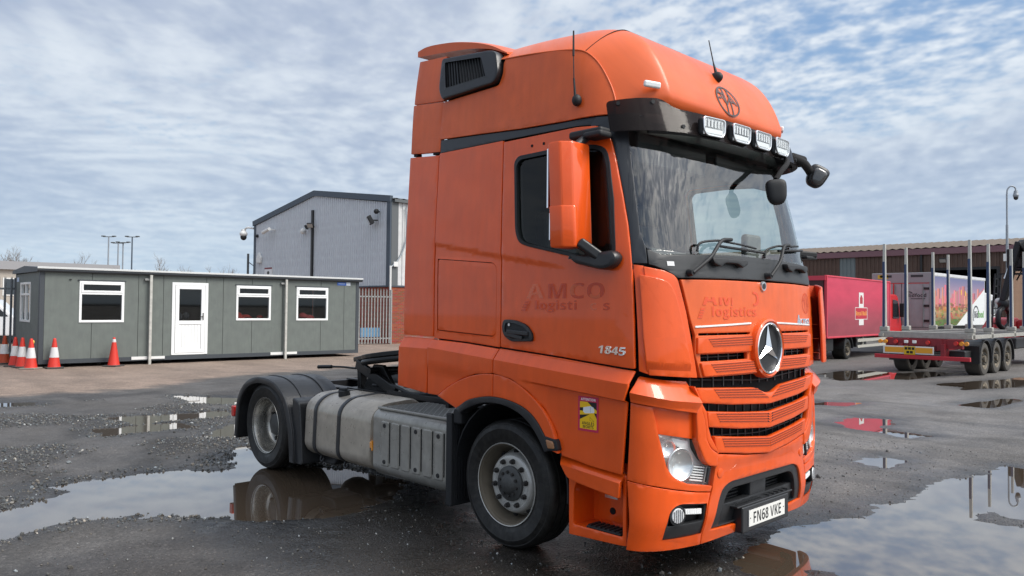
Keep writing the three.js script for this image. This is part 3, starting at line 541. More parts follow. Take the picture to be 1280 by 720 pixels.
{
  const t = canvasTex(256, 384, (x, w, h) => { x.clearRect(0, 0, w, h); x.strokeStyle = 'rgba(205,70,20,.75)'; x.lineWidth = 15; x.beginPath(); x.ellipse(128, 192, 112, 176, 0, 0, 7); x.stroke(); for (const L of [[100, 30, 100, 350], [156, 30, 156, 350], [30, 140, 96, 140], [50, 90, 96, 230], [160, 90, 210, 260]]) { x.beginPath(); x.moveTo(L[0], L[1]); x.lineTo(L[2], L[3]); x.stroke(); } });
  part(hood, 'ghost_emblem', sheet(front, -.66, -.84, 1.765, 1.935, .0026, 6, 4), std(C(1, 1, 1), .5, 0, { map: t, transparent: true }));
}
// blind spot sticker
{
  const t = canvasTex(384, 512, (x, w, h) => {
    x.fillStyle = '#c8204e'; x.fillRect(0, 0, w, h); x.fillStyle = '#f5c400'; x.fillRect(34, 78, 316, 400);
    x.fillStyle = '#141414'; x.beginPath(); x.moveTo(180, 78); x.lineTo(350, 78); x.lineTo(350, 190); x.lineTo(260, 140); x.fill(); x.beginPath(); x.moveTo(34, 170); x.lineTo(130, 160); x.lineTo(130, 215); x.lineTo(34, 215); x.fill(); x.beginPath(); x.moveTo(34, 280); x.lineTo(225, 255); x.lineTo(34, 345); x.fill(); x.beginPath(); x.moveTo(300, 235); x.lineTo(350, 235); x.lineTo(350, 310); x.fill();
    x.fillStyle = '#e8ecee'; x.beginPath(); x.moveTo(95, 165); x.lineTo(230, 135); x.lineTo(290, 150); x.lineTo(310, 200); x.lineTo(300, 232); x.lineTo(130, 250); x.lineTo(95, 225); x.fill(); x.fillStyle = '#b9c0c4'; x.fillRect(228, 150, 10, 82); x.strokeStyle = '#7a6410'; x.lineWidth = 5; x.beginPath(); x.moveTo(225, 300); x.lineTo(225, 350); x.lineTo(300, 355); x.lineTo(240, 312); x.closePath(); x.stroke();
    x.textAlign = 'center'; x.fillStyle = '#fff'; x.font = 'bold 50px sans-serif'; x.fillText('ATTENTION', 192, 60, 320); x.fillStyle = '#141414'; x.font = 'bold 62px sans-serif'; x.fillText('ANGLES', 192, 416, 270); x.fillText('MORTS', 192, 468, 250);
  });
  part(truck, 'warning_sticker', sheet((x, y, d) => side(x, y, d + doorLowOff(x, y)), .745, .922, .973, 1.204, .0022, 4, 5), std(C(.95, .95, .95), .4, 0, { map: t }), 'yellow and pink blind spot sticker reading ATTENTION ANGLES MORTS');
}
// lower grille: three chevron slats
{
  const slats = [
    [[.838, 1.282], [.49, 1.266], [.20, 1.250], [.115, 1.225, .03], [.05, 1.205, .03], [-.05, 1.205, .03], [-.115, 1.225, .03], [-.20, 1.250], [-.49, 1.266], [-.838, 1.282], [-.786, 1.180], [-.49, 1.150], [0, 1.122], [.49, 1.150], [.786, 1.180]],
    [[.737, 1.124], [.4, 1.094], [0, 1.068], [-.4, 1.094], [-.737, 1.124], [-.722, 1.018], [-.4, .98], [0, .950], [.4, .98], [.722, 1.018]],
    [[.665, .955], [.4, .925], [0, .889], [-.4, .925], [-.665, .955], [-.640, .842], [-.3, .798], [0, .770], [.3, .798], [.640, .842]]];
  const meshes = [[[.680, 1.268], [.17, 1.244], [.610, 1.200], [.012, 1.163]], [[.655, 1.107], [.005, 1.060], [.612, 1.040], [.005, .988]], [[.593, .937], [.005, .883], [.560, .870], [.005, .815]]];
  const keel = (s) => .03 * (1 - Math.min(1, Math.abs(s) / .8));
  slats.forEach((o, i) => {
    const L = part(truck, 'grille_slat', panel(front, o, { d0: -.03, d1: .012, bev: .012, r: .015, max: .045, off: keel }), M.paint);
    for (const s of [1, -1]) meshPlate(L, meshes[i].map(q => [q[0] * s, q[1]]), 0).geometry.attributes;
  });
  // move the inserts onto the keel
  truck.children.filter(c => c.name === 'grille_slat').forEach(L => L.children.forEach(c => { const p = c.geometry.attributes.position; for (let i = 0; i < p.count; i++) p.setX(i, p.getX(i) + keel(p.getZ(i)) + .0135); c.geometry.computeVertexNormals(); }));
  for (const [y0, y1, w] of [[1.30, 1.36, .84], [1.03, 1.165, .76], [.90, 1.0, .70]]) for (const q of [...ribs(y0 - .03, y1 + .02, -w, w, 14), hose([-w, -w / 2, 0, w / 2, w].map(s => front(s, (y0 + y1) / 2 - .04 * (1 - Math.abs(s) / w), -.05)), .006, 24, 4)]) part(truck, 'grille_rib', q, M.plastic);
}
// orange frame on both sides of the lower grille
both('grille_surround', panel(front, [[.868, 1.300, .02], [.842, 1.282], [.790, 1.180], [.745, 1.12], [.728, 1.018], [.700, .95], [.66, .90, .05], [.620, .842, .02], [.618, .836], [.700, .876, .04], [.748, .946], [.764, 1.068], [.812, 1.19]], { d0: -.03, d1: .018, bev: .008, r: .01, max: .04 }), M.paint);
// shoulder above the lamp, recess, band, outer flap
const ridgeY = s => s > 1.06 ? lerp(1.214, 1.262, (s - 1.06) / .237) : lerp(1.187, 1.214, (s - .814) / .246);
both('corner_shoulder', panel(front, [[1.263, 1.362, .02], [1.06, 1.335], [.868, 1.322], [.81, 1.20, .02], [.845, 1.120], [1.0, 1.145], [1.17, 1.177], [1.303, 1.200], [1.303, 1.262, .02]], { d0: -.03, d1: 0, r: .006, max: .035, cuts: [(s, y) => y - ridgeY(s), (s, y) => ridgeY(s) - .05 - y], off: (s, y) => { const r = ridgeY(s), t = y - r; return t > 0 ? lerp(.045, -.05, clamp(t / .115)) : .045 - .02 * clamp(-t / .05); } }), M.paint);
both('lamp_recess', panel(front, [[1.19, 1.19], [1.145, .998], [.842, .947], [.80, 1.14]], { d0: -.06, d1: -.022, r: .008 }), M.paintNew);
both('lamp_frame', panel(front, [[.843, 1.125], [.845, 1.095], [.834, .935], [.765, .806, .04], [.724, .765, .03], [.630, .748], [.622, .838], [.702, .877, .04], [.744, .946], [.760, 1.068], [.808, 1.19]], { d0: -.04, d1: .020, bev: .012, r: .006, max: .035 }), M.paint);
both('lamp_flap', panel(front, [[1.308, 1.195], [1.170, 1.173], [1.128, .985], [1.068, .780, .03], [1.013, .713, .06], [.894, .664], [.744, .640], [.668, .626], [.684, .590], [.82, .607], [.992, .638], [1.138, .667], [1.325, .700]], { d0: -.03, d1: .006, r: .008, max: .04 }), M.paint);
// bumper corners and middle
const fogO = [[1.075, .314, .01], [1.068, .399], [1.044, .5, .03], [1.002, .537, .04], [.945, .547, .02], [.708, .521, .01], [.734, .315, .01]];
both('bumper_corner', panel(front, [[1.325, .694], [1.24, .682], [1.138, .661], [.992, .632], [.82, .601], [.684, .583], [.707, .5], [.732, .309], [.724, .238], [1.034, .242], [1.199, .246], [1.290, .250]], { holes: [fogO], d0: -.03, d1: .004, r: .006, max: .045 }), M.paintNew);
{
  const b = both('fog_lamp_housing', panel(front, fogO, { holes: [[[1.045, .405], [1.025, .49, .03], [.99, .522, .03], [.94, .53, .02], [.725, .506], [.737, .405]]], d0: -.05, d1: -.006, bev: .006, r: .01 }), M.plastic);
  both('fog_lamp_backing', panel(front, fogO, { d0: -.09, d1: -.07, bev: 0 }), M.plasticDk);
  for (const s of [1, -1]) {
    const c = front(.975 * s, .468, -.07), e = front(.975 * s, .468, .0), L = part(truck, 'fog_lamp', [rod(c, e, .062, .064, 28)], M.plasticDk);
    const n = V(...e).sub(V(...c)).normalize(), f = k => V(...e).addScaledVector(n, k).toArray();
    part(L, 'fog_lens', [rod(f(-.004), f(.006), .050, .046, 28)], M.lampBack); part(L, 'fog_lens_rib', Array.from({ length: 5 }, (_, i) => { const q = front((.975 + (i - 2) * .016) * s, .468, .0), e2 = V(...q).addScaledVector(n, .008), hh = .044 * Math.cos((i - 2) * .42); return rod([e2.x, e2.y - hh, e2.z], [e2.x, e2.y + hh, e2.z], .004, .004, 6); }), M.chromeSoft);
    const g = []; for (let i = 0; i < 9; i++) { const t = i / 8; g.push(bx(-.009, .009, -.018, .018, -.01, .01, .004).translate(...front(lerp(.895, .76, t) * s, lerp(.482, .468, t), -.02))); }
    part(truck, 'daytime_lamp', g, M.lampWhite);
  }
}
const cbHole = [[.646, .327, .01], [.597, .505, .03], [.555, .592, .05], [.463, .627, .05], [0, .630], [-.463, .627, .05], [-.555, .592, .05], [-.597, .505, .03], [-.646, .327, .01]];
part(truck, 'bumper', panel(front, [[.722, .240], [.326, .253], [.345, .316, .01], ...cbHole, [-.345, .316, .01], [-.326, .253], [-.722, .240], [-.729, .309], [-.703, .5], [-.665, .60], [-.622, .832], [-.3, .79], [0, .764], [.3, .79], [.622, .832], [.665, .60], [.703, .5], [.729, .309]], { d0: -.04, d1: .006, r: .008, max: .05, off: (s, y) => .02 * sstep(.7, .8, y) * (1 - Math.abs(s)) }), M.paint);
for (const s of [.585, -.585]) part(truck, 'tow_eye_cover', panel(front, Array.from({ length: 16 }, (_, i) => [s + .032 * Math.cos(i * Math.PI / 8), .70 + .032 * Math.sin(i * Math.PI / 8), 0]), { d0: 0, d1: .011, bev: .002, r: 0 }), M.paint);
{
  const b = part(truck, 'bumper_insert', [panel(front, [[.66, .27], [.66, .655], [-.66, .655], [-.66, .27]], { d0: -.17, d1: -.15, bev: 0 }), panel(front, cbHole.map(p => [p[0] * 1.01, p[1]]), { holes: [[[.55, .34], [.505, .50], [.47, .555, .04], [.4, .575, .03], [-.4, .575, .03], [-.47, .555, .04], [-.505, .5], [-.55, .34]]], d0: -.14, d1: -.008, bev: .006, r: .01 })], M.plastic);
  for (const s of [1, -1]) { const g = []; for (let i = 0; i < 7; i++) { const y = .395 + i * .024; g.push(beam(front(.15 * s, y, -.13), front(.47 * s, y, -.13), .02, .008)); } part(b, 'cooling_slats', g, M.plasticDk); }
  part(b, 'radar_cover', [panel(front, [[.115, .36], [.115, .57], [-.115, .57], [-.115, .36]], { d0: -.15, d1: -.045, bev: .01, r: .01 })], M.plastic);
  const sf = V(...front(0, .4, .03)).x;
  part(b, 'recess_floor', panel(front, [[.650, .33], [.60, .47], [-.60, .47], [-.650, .33], [-.345, .312], [.345, .312]], { d0: -.10, d1: -.035, bev: .006, r: .01 }), M.plastic);
  part(b, 'bumper_step', bx(sf - .15, sf, .25, .432, -.338, .338, .014), M.plastic); part(b, 'step_shelf', bx(sf - .17, sf - .002, .432, .446, -.40, .40, .006), M.plastic);
  const tr = []; for (let i = 0; i < 5; i++) tr.push(bx(sf - .14, sf - .02, .446, .452, -.39 + i * .07, -.355 + i * .07)); for (let i = 0; i < 16; i++) for (let j = 0; j < 4; j++) tr.push(bx(sf - .135 + j * .03, sf - .118 + j * .03, .446, .450, .02 + i * .022, .032 + i * .022)); part(b, 'step_grip', tr, M.plasticDk);
  const plate = canvasTex(1024, 220, (x, w, h) => { x.fillStyle = '#f1f0ea'; x.fillRect(0, 0, w, h); x.fillStyle = '#17181a'; x.textAlign = 'center'; x.save(); x.translate(512, 186); x.scale(.86, 1); x.font = 'bold 212px sans-serif'; x.fillText('FN68 VKE', 0, 0, 1060); x.restore(); x.fillStyle = '#2a2a2a'; x.fillRect(22, 100, 26, 16); x.fillRect(976, 100, 26, 16); });
  const pg = new THREE.PlaneGeometry(.52, .111); pg.rotateY(Math.PI / 2); pg.translate(sf + .0065, .343, 0);
  const pl = part(truck, 'number_plate', [bx(sf + .001, sf + .006, .343 - .0555, .343 + .0555, -.26, .26)], M.whitePaint, 'white number plate reading FN68 VKE'); part(pl, 'plate_face', pg, std(C(.86, .86, .86), .35, 0, { map: plate }));
}
// headlamps
for (const s of [1, -1]) {
  const o = [[1.131, .992, .01], [.836, .939, .02], [.827, .865], [.772, .802, .03], [.699, .757, .02], [.640, .744], [.668, .632], [.744, .647], [.894, .668], [1.013, .717, .05], [1.062, .781, .02], [1.104, .885]];
  const m = o.map(p => [p[0] * s, p[1], p[2]].filter(v => v !== undefined)), oo = s > 0 ? m : m.slice().reverse();
  const L = part(truck, 'headlamp', panel(front, oo.map(p => [s * .90 + (p[0] - s * .90) * 1.22, .80 + (p[1] - .80) * 1.22, .02]), { d0: -.085, d1: -.070, bev: 0, max: .05 }), M.lampBack);
  const cen = (ss, y, d) => front(ss * s, y, d);
  const cup = (ss, y, r, dep, d) => { const a = V(...cen(ss, y, d - dep)), b = V(...cen(ss, y, d)), g = lathe([[0.001, 0], [r * .35, .004], [r * .7, dep * .35], [r * .93, dep * .8], [r, dep]], 32); g.applyQuaternion(new THREE.Quaternion().setFromUnitVectors(V(0, 1, 0), b.clone().sub(a).normalize())); g.translate(a.x, a.y, a.z); return g; };
  part(L, 'main_reflector', [cup(.945, .790, .104, .048, -.016)], M.reflector);
  part(L, 'main_projector', [ball(...cen(.945, .790, -.045), .024)], M.lens);
  part(L, 'main_bezel', [(() => { const g = new THREE.TorusGeometry(.104, .006, 8, 40); const a = V(...cen(.945, .79, -.1)), b = V(...cen(.945, .79, -.018)); g.applyQuaternion(new THREE.Quaternion().setFromUnitVectors(V(0, 0, 1), b.clone().sub(a).normalize())); g.translate(b.x, b.y, b.z); return g; })()], M.chromeSoft);
  part(L, 'upper_reflector', [cup(1.055, .905, .062, .04, -.02)], M.reflector);
  part(L, 'upper_bulb', [ball(...cen(1.055, .905, -.04), .024)], M.lens);
  part(L, 'lamp_bezel', panel(front, (s > 0 ? p => p : p => p.slice().reverse())([[1.0, .965], [.85, .932], [.835, .87], [.86, .85], [.95, .90], [1.0, .93]].map(p => [p[0] * s, p[1]])), { d0: -.075, d1: -.05, bev: .008, r: .01 }), M.lampBack);
  part(L, 'indicator_reflector', Array.from({ length: 6 }, (_, i) => beam(cen(.862 - i * .004, .685 + i * .017, -.04), cen(.735 - i * .004, .662 + i * .017, -.04), .035, .009)), M.lampWhite);
  part(L, 'lamp_wall', [beam(cen(.725, .655, -.05), cen(.70, .75, -.05), .05, .012), beam(cen(.725, .655, -.0), cen(.70, .75, -.0), .02, .014)], M.plasticDk);
  const strip = [[.695, .750], [.646, .742], [.672, .640], [.722, .648]].map(p => [p[0] * s, p[1]]);
  part(L, 'led_strip', panel(front, s > 0 ? strip : strip.slice().reverse(), { d0: -.06, d1: -.028, bev: .003, r: .004 }), std(C(.36, .37, .37), .3, .3));
  part(L, 'lens', mapped(new THREE.ShapeGeometry(outlineShape(oo, .01), 5), (a, b, d) => front(a, b, d - .010), .05), M.lens);
}
// corner panels beside the bonnet: fixed panel, proud vane, strip by the door
both('corner_panel', panel(front, [[1.19, 2.070], [1.053, 2.045], [.986, 2.02], [.958, 1.992, .02], [.90, 1.777], [.810, 1.345], [1.19, 1.372]], { d0: -.03, d1: -.004, r: .01, max: .05 }), M.paint);
both('corner_strip', panel(front, [[1.262, 2.084], [1.186, 2.074], [1.188, 1.375], [1.255, 1.396]], { d0: -.03, d1: -.012, r: .008, max: .06 }), M.paintNew);
{
  const o = [[1.228, 2.016, .01], [1.101, 1.992, .06], [1.036, 1.970, .07], [.997, 1.906, .05], [.975, 1.828], [.884, 1.439], [.857, 1.350], [1.203, 1.382], [1.222, 1.621]];
  part(truck, 'corner_vane', panel(front, o, { d0: -.012, d1: .012, r: .008, max: .04, cuts: [(s, y) => 1.447 - y + (s - 1.03) * .06], off: (s, y) => .004 - .03 * clamp((1.447 - y + (s - 1.03) * .06) / .07) }), M.paint);
  const wide = (s, y, d) => { const q = sstep(-.86, -1.10, s); const p = front(s, y, d + .02 + .05 * q); return [p[0] + .01 * q, p[1], p[2] - .015 * q]; };
  const vo = [[-1.0, 1.95, .06], [-1.10, 1.995, .05], [-1.228, 2.016, .02], [-1.222, 1.621], [-1.203, 1.382], [-1.0, 1.37]];
  part(truck, 'corner_vane', panel(wide, vo, { d0: 0, d1: .012, r: .008, bev: .003, max: .05 }), M.paint);
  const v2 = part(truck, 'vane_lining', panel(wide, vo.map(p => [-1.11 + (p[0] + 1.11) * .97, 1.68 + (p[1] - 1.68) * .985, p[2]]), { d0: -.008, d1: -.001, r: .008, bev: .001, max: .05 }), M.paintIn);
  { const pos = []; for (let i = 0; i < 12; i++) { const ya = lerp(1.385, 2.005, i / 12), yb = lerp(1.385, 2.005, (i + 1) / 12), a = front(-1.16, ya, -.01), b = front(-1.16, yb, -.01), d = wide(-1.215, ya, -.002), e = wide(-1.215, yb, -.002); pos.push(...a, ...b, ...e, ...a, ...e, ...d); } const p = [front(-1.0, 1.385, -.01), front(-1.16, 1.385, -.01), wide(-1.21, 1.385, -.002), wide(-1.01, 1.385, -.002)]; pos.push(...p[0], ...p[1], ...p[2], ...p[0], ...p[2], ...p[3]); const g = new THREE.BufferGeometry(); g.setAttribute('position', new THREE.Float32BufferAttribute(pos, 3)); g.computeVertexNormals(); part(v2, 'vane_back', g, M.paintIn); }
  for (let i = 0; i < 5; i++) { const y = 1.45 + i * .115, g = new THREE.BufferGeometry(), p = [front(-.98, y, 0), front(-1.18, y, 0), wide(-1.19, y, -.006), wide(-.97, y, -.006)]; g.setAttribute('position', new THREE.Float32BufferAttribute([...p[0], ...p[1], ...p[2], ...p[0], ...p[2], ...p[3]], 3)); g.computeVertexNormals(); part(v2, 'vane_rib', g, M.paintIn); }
}
part(truck, 'corner_backing', panel(front, [[1.40, 2.10], [1.40, .26], [.6, .26], [.78, 2.0]], { d0: -.16, d1: -.13, bev: 0, max: .1 }), M.gap);
part(truck, 'corner_backing', flipZ(panel(front, [[1.40, 2.10], [1.40, .26], [.6, .26], [.78, 2.0]], { d0: -.16, d1: -.13, bev: 0, max: .1 })), M.gap);
// outside sun visor with four driving lamps
{
  const h = [[1.20, 3.196, .03], [1.02, 3.212], [.87, 3.218, .05], [.80, 3.150, .06], [.55, 3.138]], b = [[.42, 2.950], [.80, 2.975], [1.04, 2.975], [1.215, 2.975, .03]];
  const o = [...h, ...mirrorPts(h), ...mirrorPts(b).reverse().reverse(), ...[]];
  const lo = [...h, ...mirrorPts(h), ...mirrorPts(b), ...b.slice()];
  const vis = (s, y, d) => { const k = 1 - Math.pow(Math.min(1, Math.abs(s) / 1.3), 4); return front(s, y, d + .03 + .085 * k + (3.2 - y) * .16 * k); };
  const v = part(truck, 'sun_visor', panel(vis, [...h, ...mirrorPts(h), [-1.215, 2.975, .03], [-1.04, 2.975], [-.80, 2.975], [-.42, 2.950], [.42, 2.950], [.80, 2.975], [1.04, 2.975], [1.215, 2.975, .03]], { d0: -.003, d1: .003, bev: 0, r: .02, max: .06 }), M.smoke);
  for (const [s, y] of [[1.13, 3.175], [.93, 3.185], [.78, 3.02], [-.78, 3.02], [-.93, 3.185], [-1.13, 3.175]]) part(v, 'visor_fixing', rod(vis(s, y, -.03), vis(s, y, .012), .014, .014, 12), M.plasticDk);
  for (const s of [1.02, .45, -.45, -1.02]) part(v, 'visor_bracket', [beam(front(s, 3.08, -.01), vis(s, 3.06, -.01), .03, .05)], M.plasticDk);
  part(truck, 'lamp_bar', hose([1.0, .8, .5, 0, -.5, -.8, -1.0].map(s => vis(s, 2.98, -.02)), .018, 30, 8), M.plasticDk);
  for (const s of [.565, .27, -.03, -.325]) {
    const g = holder(truck, 'driving_lamp'); const p = vis(s, 3.036, .022), q = vis(s, 3.036, .15); g.position.set(...p); g.rotation.y = Math.atan2(q[0] - p[0], q[2] - p[2]); g.rotation.z = 0;
    part(g, 'lamp_body', [new RoundedBoxGeometry(.235, .128, .05, 3, .024).translate(0, 0, .0)], M.plasticDk);
    part(g, 'lamp_rim', extr([[.118, .064], [-.118, .064], [-.112, -.034], [-.08, -.066], [.08, -.066], [.112, -.034]], .014, { r: .03, bev: .004, holes: [[[.108, .055], [-.108, .055], [-.101, -.03], [-.074, -.056], [.074, -.056], [.101, -.03]]] }).translate(0, 0, .024), M.chromeSoft);
    part(g, 'lamp_reflector', [bx(-.105, .105, -.056, .056, .022, .025), ...Array.from({ length: 6 }, (_, i) => bx(-.10 + i * .035, -.082 + i * .035, -.004, .05, .025, .031, .004)), bx(-.09, .09, -.045, -.012, .025, .030, .004)], M.lampWhite);
    part(g, 'lamp_glass', [extr([[.11, .057], [-.11, .057], [-.103, -.031], [-.076, -.058], [.076, -.058], [.103, -.031]], .006, { r: .03, bev: .002 }).translate(0, 0, .031)], M.lens);
  }
}
// ---- inside of the cab, shells behind the panels
{
  const hole = windowO.map(p => [p[0], p[1], p[2]]);
  both('cab_shell', panel(side, [[-.86, 3.55], [.60, 3.55], [.80, 3.3], [.86, 3.04], [.95, 2.8], [1.1, 2.2], [1.12, 1.4], [.6, 1.25], [-.86, 1.25]], { holes: [hole], d0: -.085, d1: -.065, bev: 0, max: .12 }), M.inside);
  part(truck, 'cab_lining', [bx(-.86, -.82, .95, 3.75, -1.08, 1.08), bx(-.84, 1.1, 1.28, 1.32, -1.12, 1.12), bx(-.84, .70, 3.50, 3.53, -1.04, 1.04), bx(.66, 1.06, 3.02, 3.06, -1.0, 1.0), bx(.64, .67, 3.04, 3.52, -1.02, 1.02)], M.inside);
  part(truck, 'dashboard', [extr([[1.02, 1.35], [1.18, 1.35], [1.20, 2.10], [1.12, 2.15], [1.0, 2.19], [.82, 2.12], [.80, 1.95], [.95, 1.8]], 1.9, { bev: .01, r: .04 }).translate(0, 0, -.95)], std(C(.06, .062, .064), .8));
  part(truck, 'bunk', [bx(-.82, -.2, 1.62, 1.80, -1.05, 1.05, .05)], M.seat);
  for (const s of [.58, -.58]) {
    const t = part(truck, 'seat', [bx(-.05, .45, 1.62, 1.80, s - .25, s + .25, .06), extr([[-.06, 1.78], [.10, 1.76], [.02, 2.55], [-.10, 2.55]], .46, { r: .06, bev: .03 }).translate(0, 0, s - .23)], M.seat);
    part(t, 'headrest', [bx(-.10, .0, 2.56, 2.74, s - .15, s + .15, .045)], M.seat);
  }
  const sw = new THREE.TorusGeometry(.225, .017, 8, 40); sw.rotateX(-Math.PI / 2); sw.rotateZ(-.62 + Math.PI * .0); sw.translate(.72, 2.05, .58);
  part(truck, 'steering_wheel', [sw, rod([.72, 2.05, .58], [.95, 1.88, .58], .035), beam([.60, 1.98, .58], [.84, 2.13, .58], .05, .02), beam([.72, 2.05, .36], [.72, 2.05, .80], .05, .02)], M.plasticDk);
  part(truck, 'dash_screen', [bx(.93, 1.0, 2.18, 2.42, -.80, -.56, .03)], std(C(.12, .115, .11), .6));
  part(truck, 'sun_blind', [bx(.99, 1.02, 2.80, 3.0, -.95, -.05, .01), bx(.99, 1.02, 2.80, 3.0, .1, .95, .01)], M.seat);
  // windscreen edge lining
  part(truck, 'dash_ledge', panel(front, [[1.10, 2.20], [.76, 2.165], [-.76, 2.165], [-1.10, 2.20], [-1.05, 2.10], [1.05, 2.10]], { d0: -.2, d1: -.06, bev: 0, max: .1 }), std(C(.05, .052, .054), .8));
}
// ---- mirrors
{
  const prof = [[1.215, .78], [1.245, .832], [1.415, .829], [1.478, .772], [1.485, .672], [1.215, .672]];   // plan: z, x
  const make = (y0, y1, grow = 0, lean = 0) => { const g = extr(prof.map(p => [p[0] + (p[0] - 1.36) * grow, p[1] + (p[1] - .75) * grow]), y1 - y0, { r: .014, bev: .014, seg: 4 }); g.rotateX(-Math.PI / 2); g.translate(0, y0, 0); return g; };
  // shape lies in x=z_world, -z=x_world after the turn; swap to place
  const place = g => { const p = g.attributes.position; for (let i = 0; i < p.count; i++) { const a = p.getX(i), b = -p.getZ(i), y = p.getY(i); p.setXYZ(i, b - (2.9 - y) * -.03 * 1, y, a - (2.9 - y) * .02); } g.deleteAttribute('normal'); g.deleteAttribute('uv'); const q = g.index ? g.toNonIndexed() : g; const r = toCreasedNormals(rewind(q), .42); return metreUV(r); };
  const m = part(truck, 'wing_mirror', place(make(2.215, 2.90)), M.paintNew);
  part(m, 'mirror_cover', (() => { const g = place(make(2.195, 2.475, .04)); const p = g.attributes.position; for (let i = 0; i < p.count; i++) { const z = p.getZ(i); if (z < 1.28) { p.setZ(i, 1.28 + (z - 1.28) * .15); p.setX(i, p.getX(i) - .02); } } return metreUV(toCreasedNormals(g, .42)); })(), M.paintNew);
  part(m, 'mirror_glass', [bx(.655, .668, 2.46, 2.86, 1.235, 1.475, .004), bx(.665, .675, 2.245, 2.43, 1.225, 1.46, .004)], M.chrome);
  part(truck, 'mirror_arm', beam([.84, 2.235, 1.36], [.94, 2.13, 1.25], .09, .07, .02), M.plastic); part(truck, 'mirror_arm', rod([.80, 2.88, 1.34], [.78, 2.97, 1.2], .03), M.plastic);
  part(truck, 'kerb_mirror', [bx(.66, .95, 2.95, 3.005, 1.15, 1.27, .02), bx(.80, .96, 2.935, 2.98, 1.15, 1.285, .02)], M.plasticDk);
  // passenger side: ramp mirror on a black arm, front mirror hung before the screen
  part(truck, 'mirror_arm', [hose([[1.22, 3.06, -.72], [1.27, 3.03, -.95], [1.24, 3.0, -1.14], [1.22, 2.97, -1.24]], .036, 16, 8), bx(1.10, 1.28, 3.0, 3.09, -1.06, -.80, .03), hose([[1.32, 3.0, -.50], [1.42, 2.93, -.40], [1.46, 2.83, -.22], [1.46, 2.76, -.14]], .02, 16, 8)], M.gap);
  const pod = (x, y, z, w, h, d, ry, rz) => { const g = new THREE.SphereGeometry(1, 22, 16); const p = g.attributes.position; for (let i = 0; i < p.count; i++) { const f = v => Math.sign(v) * Math.pow(Math.abs(v), .62); const yy = p.getY(i); p.setXYZ(i, f(p.getX(i)) * w * (1 + yy * .22), f(yy) * h, f(p.getZ(i)) * d); } g.rotateZ(rz); g.rotateY(ry); g.translate(x, y, z); g.computeVertexNormals(); return g; };
  const rm = part(truck, 'ramp_mirror', pod(1.27, 2.94, -1.24, .082, .098, .045, .7, -.5), M.plastic);
  part(rm, 'mirror_face', pod(1.291, 2.932, -1.217, .058, .072, .032, .7, -.5), phy(C(.05, .05, .05), .05, { clearcoat: 1 }));
  part(truck, 'front_mirror', pod(1.47, 2.665, -.13, .072, .095, .045, .72, .1), M.plasticDk);
  part(truck, 'left_mirror_stub', [beam([1.05, 2.29, -1.16], [1.20, 2.275, -1.36], .10, .05, .015), bx(1.06, 1.22, 2.235, 2.262, -1.36, -1.17, .01)], M.plasticDk);
}
